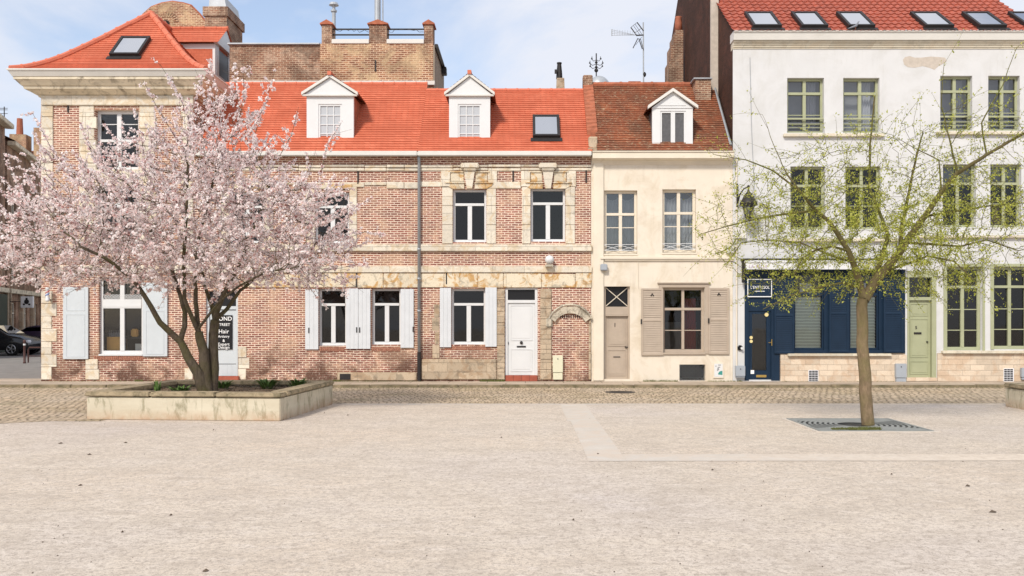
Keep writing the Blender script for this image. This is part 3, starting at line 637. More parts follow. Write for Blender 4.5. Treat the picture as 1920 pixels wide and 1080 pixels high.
# barber pole
bp = empty('barber_pole', (X(96), Y0 - .2, Z(566)), 'small striped barber pole on the corner pier left of the salon window', 'barber pole')
MB().lathe([(.035, 0), (.055, .03), (.055, .06), (.045, .07), (.045, .33), (.055, .34), (.055, .37), (.03, .40)], (X(96), Y0 - .2, Z(566)), 12).build('tube', 'white', bp, smooth=True)
for m_, off in (('blue', 0), ('redp', .09)):
    mb = MB(); mb.tube([(X(96) + .047 * math.cos(a * .5), Y0 - .2 + .047 * math.sin(a * .5), Z(566) + .08 + off * .8 + a * .0115) for a in range(0, 17)], .012, 4); mb.build('stripe', m_, bp)
MB().box(X(96) - .02, X(96) + .02, Y0 - .16, Y0, Z(566) + .04, Z(566) + .07).build('bracket', 'iron', bp)
anchor(A, 127, 182, 210)

# ================================================================= HOUSE B and C : orange-roofed brick row
def brick_house(px0, px1, name, label, ops, ridge_py, dormers, mat='brick'):
    x0, x1 = X(px0) + .0, X(px1); H = empty(name, ((x0 + x1) / 2, Y0, 0), label, 'house')
    ye = Y0 - .25; zee = 6.39; s_ = (EYE - zee + ye) ; k = (HY - ridge_py) / F
    yr = (zee - ye - EYE) / (k - 1); zr = zee + yr - ye
    wb = wall(x0, x1, 0, 6.3, Y0, ops, .22)
    wb.quad((x0, Y0, 0), (x0, 30, 0), (x0, 30, 6.3), (x0, Y0, 6.3)); wb.quad((x1, Y0, 0), (x1, 30, 0), (x1, 30, 6.3), (x1, Y0, 6.3)); wb.quad((x0, 30.3, 0), (x1, 30.3, 0), (x1, 30.3, 6.4), (x0, 30.3, 6.4))
    wb.prism([(ye, zee - .03), (yr, zr - .03), (2 * yr - ye, zee - .03)], x0, x0 + .05, 'x'); wb.prism([(ye, zee - .03), (yr, zr - .03), (2 * yr - ye, zee - .03)], x1 - .05, x1, 'x')
    wb.build('wall', mat, H)
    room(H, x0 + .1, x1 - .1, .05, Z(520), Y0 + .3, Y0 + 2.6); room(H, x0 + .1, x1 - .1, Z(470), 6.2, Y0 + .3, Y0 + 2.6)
    rf = MB(); n = 30
    tile_sheet(rf, lambda t: (x0 - .01, ye + (yr - ye) * t, zee + (zr - zee) * t + .05 * math.sin(t * 3.1) * 0), lambda t: (x1 + .01, ye + (yr - ye) * t, zee + (zr - zee) * t), n, nx=30)
    rf.quad((x0, yr, zr), (x1, yr, zr), (x1, 2 * yr - ye, zee), (x0, 2 * yr - ye, zee)); r_ = rf.build('roof', 'tile_o', H)
    ridge_tiles(MB(), (x0, yr, zr + .01), (x1, yr, zr + .01), .06).build('ridge_tile', 'tile_ridge_o', r_)
    g = MB(); g.box(x0, x1, ye - .06, ye + .06, zee - .13, zee + .005, .02); g.box(x0, x1, ye + .061, Y0 + .02, zee - .1, zee - .06); g.build('gutter', 'white_gutter', H)
    for pxa, pxb, pyt, pyb, apx, apy in dormers:
        yd = ye + .45; a, b = X(pxa, yd), X(pxb, yd); zt, zb, zap = Z(pyt, yd), Z(pyb, yd), Z(apy, yd)
        ym_ = (a + b) / 2; back = ye + (zt - zee); bkr_ = ye + (zap - zee)
        dm = MB(); dm.prism([(yd + .06, zb + .02), (back, zt), (yd + .06, zt)], a + .02, b - .02, 'x'); d_ = dm.build('dormer', 'tile_ridge_d', H)
        ft = MB(); wx0, wx1 = a + (b - a) * .26, a + (b - a) * .74; wz0, wz1 = Z(271, yd), Z(195, yd)
        wx0, wx1 = (a + b) / 2 - .33, (a + b) / 2 + .33
        wall(a, b, zb, zt, yd, [(wx0, wx1, wz0, wz1)], .06, ft); ft.quad((a, yd, zb), (a, yd + .1, zb), (a, yd + .1, zt), (a, yd, zt)); ft.quad((b, yd, zb), (b, yd + .1, zb), (b, yd + .1, zt), (b, yd, zt))
        ft.box(a + .02, b - .02, yd + .061, yd + .1, zb, wz0); ft.prism([(a - .05, zt + .001), (b + .05, zt + .001), (ym_, zap - .05)], yd - .03, yd + .08); ft.build('dormer_front', 'white', d_)
        tr = MB()
        for sgn, xe in ((-1, a - .13), (1, b + .13)):
            tr.add([(xe, yd - .10, zt - .02), (xe, yd - .10, zt + .06), (ym_, yd - .10, zap + .04), (ym_, yd - .10, zap - .04), (xe, yd + .02, zt - .02), (xe, yd + .02, zt + .06), (ym_, yd + .02, zap + .04), (ym_, yd + .02, zap - .04)],
                   [(0, 1, 2, 3), (7, 6, 5, 4), (0, 4, 5, 1), (1, 5, 6, 2), (2, 6, 7, 3), (3, 7, 4, 0)])
        tr.box(a - .11, b + .11, yd - .08, yd, zt - .05, zt, .01); tr.build('pediment', 'white_gutter', d_)
        sl = MB()
        tile_sheet(sl, lambda t: (a - .12 + (ym_ - a + .12) * t, yd - .08, zt + .05 + (zap - zt + .0) * t), lambda t: (a - .12 + (ym_ - a + .12) * t, back + (bkr_ - back) * t + .1, zt + .05 + (zap - zt) * t), 8)
        tile_sheet(sl, lambda t: (b + .12 + (ym_ - b - .12) * t, back + (bkr_ - back) * t + .1, zt + .05 + (zap - zt) * t), lambda t: (b + .12 + (ym_ - b - .12) * t, yd - .08, zt + .05 + (zap - zt) * t), 8)
        sl.build('dormer_roof', 'tile_ridge_d', d_)
        MB().tube([(ym_, yd - .14, zap + .06), (ym_, bkr_ + .1, zap + .06)], .075, 4).build('ridge_tile', 'tile_ridge_o', d_)
        MB().box(a + .12, b - .12, yd - .05, yd + .1, zb - .13, zb, .01).build('sill', 'stone', d_)
        wn2 = MB(); f = .05
        wn2.box(wx0, wx0 + f, yd + .02, yd + .06, wz0, wz1); wn2.box(wx1 - f, wx1, yd + .02, yd + .06, wz0, wz1); wn2.box(wx0 + f, wx1 - f, yd + .02, yd + .06, wz0, wz0 + f); wn2.box(wx0 + f, wx1 - f, yd + .02, yd + .06, wz1 - f, wz1)
        for i in (1, 2): xx = wx0 + f + (wx1 - wx0 - 2 * f) * i / 3; wn2.box(xx - .012, xx + .012, yd + .03, yd + .055, wz0 + f, wz1 - f)
        for i in (1, 2, 3): zz = wz0 + f + (wz1 - wz0 - 2 * f) * i / 4; wn2.box(wx0 + f, wx1 - f, yd + .031, yd + .056, zz - .012, zz + .012)
        wn2.build('window_frame', 'white', d_); MB().box(wx0 + .02, wx1 - .02, yd + .05, yd + .055, wz0 + .02, wz1 - .02).build('pane', 'frost', d_)
    return H, x0, x1, yr, zr, ye, zee

opB = [P(597, 650, 541, 648), P(697, 752, 541, 646), P(590, 655, 360, 456), P(386, 446, 546, 705), P(430, 495, 360, 456)]
B, bx0, bx1, yrB, zrB, yeB, zeB = brick_house(362.2, 784.8, 'brick_house', 'brick row house with one white dormer and paired white shutters left of the drainpipe', opB, 158, [(575, 663, 178, 272, 619, 143)])
opC = [P(846, 911, 541, 646), P(849, 912, 355, 454), P(995, 1060, 353, 453), P(947, 1008, 540, 703.5)]
C, cx0, cx1, yrC, zrC, yeC, zeC = brick_house(785, 1108, 'brick_house', 'brick row house with white front door and a bricked-up stone arch beside it', opC, 170, [(842, 919, 178, 273, 880, 141)])
skylight(C, X(999, yeC + .42), X(1050, yeC + .42), yeC + .42, yeC + 1.18, lambda y: zeC + (y - yeC) + .02)
# string courses, stone bands
for H, a, b in ((B, 362.5, 784.6), (C, 785.2, 1110)):
    sc_ = MB(); sc_.pbox(a, b, 458, 471, Y0 - .09, .12, .015); sc_.pbox(a, b, 499, 511, Y0 - .06, .09, .01); sc_.build('string_course', 'stone', H)
    sc_ = MB(); r = random.Random(3); x = a if H is C else 560
    if H is B: sc_.pbox(455, 559, 515, 539, Y0 - .035, .06, .012)
    while x < b - 6: x2 = min(b, x + r.uniform(38, 78)); x2 = b if b - x2 < 15 else x2; sc_.pbox(x + .3, x2 - .3, 512 + r.uniform(-.5, 2), 539.5 + r.uniform(-1, .3), Y0 - .035 + r.uniform(-.012, .012), .08, .012); x = x2
    sc_.build('lintel_band', 'stone_y', H)
    sc_ = MB(); r = random.Random(5); x = a if H is C else 430
    while x < b - 6:
        x2 = min(b, x + r.uniform(30, 85)); x2 = b if b - x2 < 15 else x2
        sc_.pbox(x + .3, x2 - .3, 309 + r.uniform(-1, 1), 313.5 + r.uniform(-1, 1), Y0 - .07 + r.uniform(-.02, .015), .1, .012); sc_.pbox(x + .3, x2 - .3, 314.8, 320 + r.uniform(-1.2, .6), Y0 - .04 + r.uniform(-.015, .01), .07, .012)
        if not (828 < (x + x2) / 2 < 930 or 978 < (x + x2) / 2 < 1078): sc_.pbox(x + .3, x2 - .3, 341 + r.uniform(-1, 1), 352 + r.uniform(-6, 3), Y0 - .03 + r.uniform(-.012, .01), .06, .012)
        x = x2
    sc_.build('frieze_stone', 'stone', H)
# stone surrounds and keystones of the upper windows
def surround(H, x0, x1, p0, p1, top, key=True, seed=1):
    for sd_, (a_, b2, c0_, c1_) in enumerate(((p0, x0 - .4, p0 - 2, p0 + 15), (x1 + .4, p1, p1 - 15, p1 + 2))):
        q = stones(MB(), a_, b2, 350, 457, jag=0, seed=seed + sd_, n=3)
        if key: stones(q, c0_, c1_, 320, 349.8, seed=seed + 2 + sd_, n=1, Yf=Y0 - .05)
        q.build('window_surround', 'stone', H)
    q = MB(); y = Y0 - .055
    if key:
        xm = (x0 + x1) / 2
        q.prism([(X(p0 + 5), Z(343)), (X(xm - 10), Z(343)), (X(xm - 10), Z(354)), (X(x0), Z(354)), (X(x0 - 10), Z(349))], y, y + .09); q.prism([(X(p1 - 5), Z(343)), (X(x1 + 10), Z(349)), (X(x1), Z(354)), (X(xm + 10), Z(354)), (X(xm + 10), Z(343))], y, y + .09)
        q.pbox(p0 + 16, xm - 11, 323, 341, Y0 - .03, .05, .01); q.pbox(xm + 11, p1 - 16, 323, 341, Y0 - .03, .05, .01)
        q.pbox(p0 + 12, p1 - 12, 320.5, 323, Y0 - .06, .09); q.pbox(p0 + 6, xm - 10, 341.2, 343, Y0 - .09, .1); q.pbox(xm + 10, p1 - 6, 341.2, 343, Y0 - .09, .1)
    else: q.pbox(x0 - 5, x1 + 5, 345, 354, y, .09, .01)
    q.build('window_head', 'stone_y', H)
    if key:
        k = MB(); k.prism([(X(xm - 10), Z(322)), (X(xm + 10), Z(322)), (X(xm + 5), Z(354)), (X(xm - 5), Z(354))], Y0 - .1, Y0 + .02)
        k.pbox(xm - 17, xm + 17, 305, 315, Y0 - .19, .2, .025); k.pbox(xm - 13, xm + 13, 314, 320, Y0 - .16, .17, .03); k.build('keystone', 'stone', H)
surround(C, 849, 912, 829, 930, 353, seed=20); surround(C, 995, 1060, 979, 1078, 353, seed=30); surround(B, 590, 655, 573, 669, 358, key=False, seed=40); surround(B, 430, 495, 413, 512, 358, key=False, seed=41)
for a_ in ((1013, 1034, 541, 712, 0, 9), (1104, 1108, 590, 712, 0, 7), (932, 946, 541, 712, 0, 8), (811, 824, 545, 672, -3, 5)): stones(MB(), a_[0], a_[1], a_[2], a_[3], jag=a_[4], n=a_[5], seed=int(a_[0]), Yf=Y0 - (.055 if a_[0] != 811 else .01)).build('pier_stone', 'stone_base', C)
q = MB(); q.pbox(790, 931, 673, 712, Y0 - .05, .08, .02); q.build('plinth', 'stone_base', C); MB().pbox(632, 781, 698, 714, Y0 - .045, .08, .02).build('plinth', 'stone_base', B); stones(MB(), 446.5, 463, 650, 712, jag=5, seed=77, n=3, Yf=Y0 - .015).build('quoin', 'stone', B)
# blocked arch
ar = MB(); xm, rr, zs = X(1069), X(1104) - X(1035), Z(600)
pts_o, pts_i = [], []
for i in range(15):
    a = R(152 - 124 * i / 14); pts_o.append((xm + .63 * math.cos(a), Z(616) + .66 * math.sin(a) - .03)); pts_i.append((xm + .48 * math.cos(a), Z(616) + .46 * math.sin(a) - .03))
for i in range(14):
    if i % 2 == 0:
        g = 2; j = min(14, i + g); ar.prism([pts_i[i], pts_i[i + 1], pts_i[j], pts_o[j], pts_o[i + 1], pts_o[i]], Y0 - .07 - .02 * (i % 4 == 0), Y0 + .02)
ar.build('arch_voussoir', 'stone_arch', C)
hd = MB(); hd.tube([(xm + .66 * math.cos(R(155 - 130 * i / 16)), Y0 - .09, Z(616) + .69 * math.sin(R(155 - 130 * i / 16)) - .02) for i in range(17)], .032, 6); hd.box(xm - .68, xm - .5, Y0 - .11, Y0, Z(614), Z(596), .03); hd.build('arch_hood', 'stone_arch', C)
bl = MB()
for i in range(10): bl.box(X(1050 + i * 4), X(1050 + i * 4) + .024, Y0 - .004, Y0 + .01, Z(597), Z(590))
bl.build('arch_grille', 'iron', C)
# windows of B and C
cas = dict(fw=.06, cols=2, transom=.28, mull=.12, top_cols=1)
for o_ in opB[:3] + [opB[4]]: window(B, o_, 'white', Y0 + .12, **cas, sill=(0, .04, Y0 + .01), sill_mat='white')
for o_ in opC[:3]: window(C, o_, 'white', Y0 + .12, **cas, sill=(0, .04, Y0 + .01), sill_mat='white')
for a, b in ((600, 650), (697, 752)):   # soldier course under the windows
    sold = MB()
    for i in range(int((b - a) / 3.6)): sold.box(X(a + i * 3.6), X(a + i * 3.6) + .043, Y0 - .012, Y0 + .01, Z(658), Z(651))
    sold.build('soldier_course', 'brick_soldier', B)
sold = MB()
for i in range(24): sold.box(X(834 + i * 3.6), X(834 + i * 3.6) + .043, Y0 - .012, Y0 + .01, Z(656), Z(649))
sold.build('soldier_course', 'brick_soldier', C); sold = MB()
for i in range(26): sold.box(X(176 + i * 3.6), X(176 + i * 3.6) + .043, Y0 - .012, Y0 + .01, Z(675), Z(668))
sold.build('soldier_course', 'brick_soldier', A)
for (a, b, c, d), lx in (((573, 597.5, 542, 655), 580), ((649.5, 672.2, 541, 654), 669.5), ((672.6, 695, 542, 654), 675), ((751.5, 776, 542, 652), 775)): board_shutter(B, P(a, b, c, d), Y0 - .055, 'shutter_w', X(lx))
for (a, b, c, d) in ((825, 846, 540, 651), (910, 931.5, 539, 650)): board_shutter(C, P(a, b, c, d), Y0 - .055, 'shutter_w')
# salon door in B
dd = MB(); dz = Z(705); dr = opB[3]
dd.box(dr[0], dr[0] + .07, Y0 + .06, Y0 + .16, dz, dr[3]); dd.box(dr[1] - .07, dr[1], Y0 + .06, Y0 + .16, dz, dr[3]); dd.box(dr[0] + .07, dr[1] - .07, Y0 + .06, Y0 + .15, Z(580), Z(574))
dB = dd.build('door', 'shutter_w2', B, 'pale grey plank door with dark fanlight')
pl = MB(); n = 6
for i in range(n): w0 = (dr[1] - dr[0] - .15) / n; pl.box(dr[0] + .075 + i * w0, dr[0] + .073 + (i + 1) * w0, Y0 + .10, Y0 + .14, dz, Z(683.5)); 
pl.box(dr[0] + .075, dr[1] - .075, Y0 + .10, Y0 + .14, Z(682.5), Z(580.5), .004); pl.build('door_leaf', 'shutter_w2', dB); MB().box(dr[0] + .07, dr[1] - .07, Y0 + .1, Y0 + .12, Z(573.8), dr[3]).build('pane', 'black', dB)
MB().pbox(386, 447, 705.5, 714.5, Y0 - .12, .3, .01).build('step', 'red_step', B)
sg = empty('door_sign', (X(419), Y0 + .07, Z(656)), 'black hair salon sign with white lettering hung on the pale door behind the blossoming tree', 'sign')
MB().pbox(400, 435.5, 591, 655, Y0 + .07, .02).build('panel', 'black', sg)
yy = Y0 + .068
for t_x, sz, py, bo in (('BOND', .155, 601, .002), ('STREET', .105, 611, .001), ('Hair', .16, 625, .001), ('Artistry', .095, 633, .001), ('&', .10, 641, .002), ('Expert', .115, 648, .001), ('Design', .115, 654, .001)):
    text_mesh(t_x, sz, 'lettering', sg, X(418), yy, Z(py), bo, align='CENTER')
# white front door in C
cd = opC[3]; fm = MB(); fm.box(cd[0], cd[0] + .075, Y0 + .03, Y0 + .15, cd[2], cd[3]); fm.box(cd[1] - .075, cd[1], Y0 + .03, Y0 + .15, cd[2], cd[3]); fm.box(cd[0] + .075, cd[1] - .075, Y0 + .03, Y0 + .14, Z(568), Z(562.5)); fm.box(cd[0] + .075, cd[1] - .075, Y0 + .03, Y0 + .14, Z(543), cd[3])
dC = panel_door(C, (cd[0] + .078, cd[1] - .078, cd[2], Z(568.3)), Y0 + .07, 'white', [(.1, .9, .48, .97), (.1, .9, .05, .36)], 'white panelled front door with black letter plate')
fm.build('door_frame', 'white', dC); MB().box(cd[0] + .07, cd[1] - .07, Y0 + .09, Y0 + .1, Z(562.5), Z(543)).build('fanlight', 'black', dC)
MB().pbox(969, 986, 648.5, 651.5, Y0 + .055, .02, .004).build('letter_plate', 'iron', dC); MB().lathe([(.03, 0), (.045, .03), (.03, .07), (.01, .08)], (X(977.5), Y0 + .055, Z(645)), 10).build('knocker', 'iron', dC)
MB().box(X(951.5), X(953.5), Y0 + .04, Y0 + .07, Z(646), Z(641), .004).build('handle', 'iron', dC)
st = MB(); 
for i in range(4): st.pbox(948 + i * 15, 948 + i * 15 + 14.6, 703.7, 715, Y0 - .03 - .002 * i, .2, .006)
st.build('step', 'red_step', C)
for H, l_ in ((B, ((728 - 57, 345 - 27, 345), (530, 470, 490), (728 - 60, 512, 538))), (C, ((837, 506, 533), (999, 506, 536), (962, 316, 343), (1099, 318, 342)))):
    for p_, a_, b2 in l_: anchor(H, p_, a_, b2)
v = MB(); v.pbox(637, 657, 701, 712, Y0 - .06, .03); v.build('air_vent', 'iron', B)
for px_ in (1069,): pass
# downpipe between B and C (part of C)
dp = MB(); xp, yp = X(786.5), Y0 - .09
dp.tube([(xp, yp - .1, 6.26), (xp, yp, 6.12), (xp, yp, Z(660))], .043, 10); dp.tube([(xp, yp, Z(585)), (xp, yp, Z(581))], .055, 10); dp.tube([(xp, yp, Z(525)), (xp, yp, Z(521))], .055, 10); dp.tube([(xp, yp, Z(470)), (xp, yp, Z(466))], .055, 10)
dpo = dp.build('drainpipe', 'pipe_grey', C, smooth=True); MB().tube([(xp, yp, Z(660.5)), (xp, yp, .02)], .052, 10).build('pipe_shoe', 'iron', dpo)
# things on C's wall
wl = empty('wall_light', (X(1030), Y0 - .16, Z(499)), 'round white wall lamp above the bricked-up arch', 'lamp')
MB().lathe([(.01, 0), (.09, .03), (.125, .1), (.125, .15), (.09, .22), (.01, .25)], (X(1030), Y0 - .16, Z(496)), 16).build('globe', 'white', wl, smooth=True); MB().pbox(1022.5, 1037.5, 496, 500, Y0 - .22, .22, .01).build('bracket', 'stone_clean', wl)
def meter(name, label, r, seam, mat, base=True, Yf=Y0 - .14, dep=.14):
    o = empty(name, (X((r[0] + r[1]) / 2), Yf + dep / 2, Z(r[3])), label, 'meter box', 'utility boxes along the facades')
    MB().pbox(r[0], r[1], r[2], seam - .6, Yf, dep, .008).build('cover', mat, o); MB().pbox(r[0] + .6, r[1] - .6, seam, r[3], Yf + .012, dep - .012, .008).build('base', mat, o)
    MB().pbox((r[0] + r[1]) / 2 - .8, (r[0] + r[1]) / 2 + .8, r[2] + 5, r[2] + 7, Yf - .008, .01).build('lock', 'iron', o); return o
meter('meter_box', 'tall beige utility box standing in the bricked-up arch', (1036.5, 1055.5, 667, 712), 699, 'beige_box')
meter('meter_box', 'small pale grey utility box between the cream house and the navy door', (1380, 1397.5, 686, 708), 706, 'grey_metal')
meter('meter_box', 'grey utility cabinet left of the sage green door', (1680, 1700, 682, 716), 709, 'grey_metal')
meter('meter_box', 'pale utility cabinet at the far right of the stone-clad base', (1916, 1936, 690, 712), 708, 'grey_metal')

# ================================================================= HOUSE D : cream rendered house
dx0, dx1 = X(1108.4), X(1373.8)
Dh = empty('cream_house', ((dx0 + dx1) / 2, Y0, 0), 'small cream rendered house with old brown tiled roof, taupe door and taupe shutters', 'house')
opD = [P(1133, 1195, 357, 476), P(1242, 1305, 355, 474), P(1133, 1181, 537, 711), P(1242, 1321, 539, 661), P(1274, 1322.5, 683.5, 714)]
wb = wall(dx0, dx1, 0, 6.3, Y0, opD, .2); wb.quad((dx0, 30, 0), (dx1, 30, 0), (dx1, 30, 6.3), (dx0, 30, 6.3)); wb.quad((dx0, Y0, 0), (dx0, 30, 0), (dx0, 30, 6.3), (dx0, Y0, 6.3)); wb.quad((dx1, Y0, 0), (dx1, 30, 0), (dx1, 30, 6.3), (dx1, Y0, 6.3)); wb.build('wall', 'render_cream', Dh)
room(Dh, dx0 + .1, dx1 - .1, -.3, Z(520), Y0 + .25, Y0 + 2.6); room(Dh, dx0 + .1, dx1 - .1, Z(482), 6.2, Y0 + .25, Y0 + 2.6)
c_ = MB(); c_.pbox(1112.5, 1133 - 1, 303, 714, Y0 - .05, .08, .01); c_.build('pilaster', 'cream_trim', Dh)
zt = 6.40; cornice(Dh, dx0 + .02, dx1 - .02, Y0, [(.02, .05, zt - .34, zt - .29), (.07, .10, zt - .289, zt - .24), (.16, .25, zt - .239, zt - .20), (.27, .27, zt - .199, zt - .03), (.30, .30, zt - .029, zt)], 'cream_trim', 'cornice', False, False, back=Y0 + .3)
c_ = MB(); c_.pbox(1126, 1376, 481, 486, Y0 - .08, .1, .01); c_.pbox(1134, 1376, 486.2, 488.5, Y0 - .05, .07); c_.build('string_course', 'cream_trim', Dh)
yeD, zeD = Y0 - .27, zt + .01; kD = (HY - 160) / F; yrD = (zeD - yeD - EYE) / (kD - 1); zrD = zeD + yrD - yeD
rx0, rx1 = X(1118), X(1370)
rf = MB(); tile_sheet(rf, lambda t: (rx0, yeD + (yrD - yeD) * t, zeD + (zrD - zeD) * t + .05 * math.sin(3.1 * t)), lambda t: (rx1, yeD + (yrD - yeD) * t, zeD + (zrD - zeD) * t), 31, nx=40, lift=.024); rf.quad((rx0 - .2, yrD, zrD), (rx1, yrD, zrD), (rx1, 2 * yrD - yeD, zeD), (rx0 - .2, 2 * yrD - yeD, zeD))
rf.prism([(yeD, zeD - .03), (yrD, zrD - .03), (2 * yrD - yeD, zeD - .03)], rx0 - .22, rx0 - .1, 'x'); rD = rf.build('roof', 'tile_d', Dh)
ridge_tiles(MB(), (rx0, yrD, zrD + .02), (rx1, yrD, zrD + .02), .08, .42).build('ridge_tile', 'tile_ridge_d', rD)
vg = MB(); n = 14
for i in range(n):
    a, b = i / n, (i + .93) / n; ya, yb = yeD + .55 + (yrD - yeD - .45) * a, yeD + .55 + (yrD - yeD - .45) * b; za_, zb_ = zeD + ya - yeD, zeD + yb - yeD
    vs = [(rx0 - .24, ya, za_ + .12), (rx0 + .06, ya, za_ + .14), (rx0 + .06, yb, zb_ + .11), (rx0 - .24, yb, zb_ + .09)]; vs += [(x, y, z - .22) for x, y, z in vs]
    vg.add(vs, [(0, 1, 2, 3), (0, 4, 5, 1), (1, 5, 6, 2), (2, 6, 7, 3), (3, 7, 4, 0)])
vg.build('verge_tile', 'tile_ridge_d', rD)
vg = MB(); vg.box(rx0 - .22, rx0 + .02, yeD + .15, yeD + .5, zeD - .02, zeD + .42, .02); vg.box(rx0 - .26, rx0 + .06, yeD + .08, yeD + .5, zeD + .0, zeD + .1, .02); vg.build('kneeler_stone', 'stone_base', Dh)
vg = MB(); vg.box(rx0 - .24, rx0 + .05, yrD - .15, yrD + .2, zrD - .25, zrD + .28, .02); vg.build('parapet_end', 'brick_sooty', Dh)
yc_ = yrD - .62; ch = MB(); ch.box(X(1304, yc_), X(1333, yc_), yc_, yrD + .1, zrD - .9, Z(149, yc_)); chD = ch.build('chimney', 'brick_sooty', Dh); ch = MB(); ch.box(X(1300, yc_), X(1335, yc_), yc_ - .05, yrD + .15, Z(149, yc_) + .001, Z(146, yc_), .01); ch.build('chimney_cap', 'zinc', chD)
fl_ = MB(); fl_.box(rx1 - .05, rx1 + .03, yeD + .2, yeD + .3, zeD + .2, zeD + .3)
pts = [(rx1 - .03, yeD + (yrD - yeD) * t, zeD + (zrD - zeD) * t + .06) for t in np.linspace(.05, 1, 8)]; MB().tube(pts, .035, 5).build('flashing', 'pipe_grey', rD)
# dormer of D
yd = yeD + .22; a, b = X(1223, yd), X(1299, yd); zt_, zb_, zap = Z(203, yd), Z(279, yd), Z(170, yd); xm = (a + b) / 2; back = yeD + zt_ - zeD; bk2 = yeD + zap - zeD
dm = MB(); dm.prism([(yd + .05, zb_), (back, zt_), (yd + .05, zt_)], a + .03, b - .03, 'x'); dD = dm.build('dormer', 'slate', Dh)
wx0, wx1, wz0, wz1 = X(1238, yd), X(1286, yd), Z(277, yd), Z(208, yd)
ft = MB(); wall(a, b, zb_, zt_, yd, [(wx0, wx1, wz0, wz1)], .07, ft); ft.quad((a, yd, zb_), (a, yd + .1, zb_), (a, yd + .1, zt_), (a, yd, zt_)); ft.prism([(a - .02, zt_ + .001), (b + .02, zt_ + .001), (xm, zap - .04)], yd - .02, yd + .08)
ft.prism([(a + .2, zt_ + .07), (b - .2, zt_ + .07), (xm, zap - .16)], yd - .035, yd - .021); ft.build('dormer_front', 'white', dD)
tr = MB()
for xe in (a - .13, b + .13):
    tr.add([(xe, yd - .12, zt_ - .03), (xe, yd - .12, zt_ + .06), (xm, yd - .12, zap + .05), (xm, yd - .12, zap - .04), (xe, yd + .02, zt_ - .03), (xe, yd + .02, zt_ + .06), (xm, yd + .02, zap + .05), (xm, yd + .02, zap - .04)], [(0, 1, 2, 3), (7, 6, 5, 4), (0, 4, 5, 1), (1, 5, 6, 2), (2, 6, 7, 3), (3, 7, 4, 0)])
tr.build('pediment', 'white_gutter', dD)
sl = MB(); sl.add([(a - .12, yd - .1, zt_ + .055), (xm, yd - .1, zap + .055), (xm, bk2 + .1, zap + .055), (a - .12, back + .1, zt_ + .055)], [(0, 1, 2, 3)]); sl.add([(b + .12, yd - .1, zt_ + .055), (xm, yd - .1, zap + .055), (xm, bk2 + .1, zap + .055), (b + .12, back + .1, zt_ + .055)], [(0, 1, 2, 3)]); sl.build('dormer_roof', 'tile_ridge_d', dD)
wf = MB(); f = .05; wf.box(wx0, wx0 + f, yd + .02, yd + .07, wz0, wz1); wf.box(wx1 - f, wx1, yd + .02, yd + .07, wz0, wz1); wf.box((wx0 + wx1) / 2 - .06, (wx0 + wx1) / 2 + .06, yd + .015, yd + .07, wz0, wz1); wf.box(wx0 + f, wx1 - f, yd + .02, yd + .07, wz0, wz0 + f); wf.box(wx0 + f, wx1 - f, yd + .02, yd + .07, wz1 - f, wz1)
wf.build('window_frame', 'white', dD); MB().box(wx0, wx1, yd + .055, yd + .06, wz0, wz1).build('pane', 'frost', dD)  # flat pale blue pane colour stands in for reflected sky
# windows of D
for o_ in opD[:2]:
    w_ = window(Dh, o_, 'cream_trim', Y0 + .12, .07, 2, transom=.37, bars=(.58,), mull=.09, sill=(.02, .05, Y0 - .02), sill_mat='cream_trim', pane='glass_top')
    xm_ = (o_[0] + o_[1]) / 2
    fold_curtain(w_, o_[0] + .05, o_[1] - .05, o_[2], o_[3] - .12, Y0 + .34, 'curtain', 9, hem=.12)
    rl = MB()
    for zz in (.26, .1): rl.bar((o_[0], Y0 + .03, o_[2] + zz), (o_[1], Y0 + .03, o_[2] + zz), .014)
    for s0, s1 in ((o_[0], xm_), (xm_, o_[1])): rl.bar((s0, Y0 + .03, o_[2] + .1), (s1, Y0 + .03, o_[2] + .24), .012); rl.bar((s0, Y0 + .032, o_[2] + .24), (s1, Y0 + .032, o_[2] + .1), .012)
    rl.build('railing', 'white', w_)
o_ = opD[3]; w_ = window(Dh, o_, 'taupe', Y0 + .1, .07, 2, transom=.33, bars=(.66,), mull=.075, sill=(.03, .06, Y0 - .05), sill_mat='taupe')
fr_ = MB(); x0, x1, z0, z1 = o_; fr_.box(x0 - .1, x0 - .002, Y0 - .03, Y0 + .03, z0 - .03, z1 + .1); fr_.box(x1 + .002, x1 + .12, Y0 - .03, Y0 + .03, z0 - .03, z1 + .1); fr_.box(x0 - .002, x1 + .002, Y0 - .03, Y0 + .03, z1 + .002, z1 + .1); fr_.box(x0 - .14, x1 + .16, Y0 - .07, Y0 + .02, z1 + .102, z1 + .14, .008); fr_.build('architrave', 'taupe', w_)
fold_curtain(w_, x0 + .70, x0 + 1.02, z0, z1 - .3, Y0 + .45, 'curtain_r', 4); fold_curtain(w_, x0 + .03, x0 + .14, z0, z1 - .6, Y0 + .45, 'curtain_r', 2); fold_curtain(w_, x0 + .1, x1 - .1, z0, z0 + .85, Y0 + .6, 'room_mid', 3)
for r_ in ((1202, 1243, 541, 666), (1328, 1366.5, 540, 664)): louvre_shutter(Dh, P(*r_), Y0 - .055, 'taupe', .52, arrow=True)
o_ = opD[2]; fm = MB(); fm.box(o_[0], o_[0] + .05, Y0 + .08, Y0 + .18, o_[2], o_[3]); fm.box(o_[1] - .05, o_[1], Y0 + .08, Y0 + .18, o_[2], o_[3]); fm.box(o_[0] + .05, o_[1] - .05, Y0 + .08, Y0 + .17, Z(590), Z(575)); fm.box(o_[0] + .05, o_[1] - .05, Y0 + .04, Y0 + .17, Z(592.5), Z(590.2))
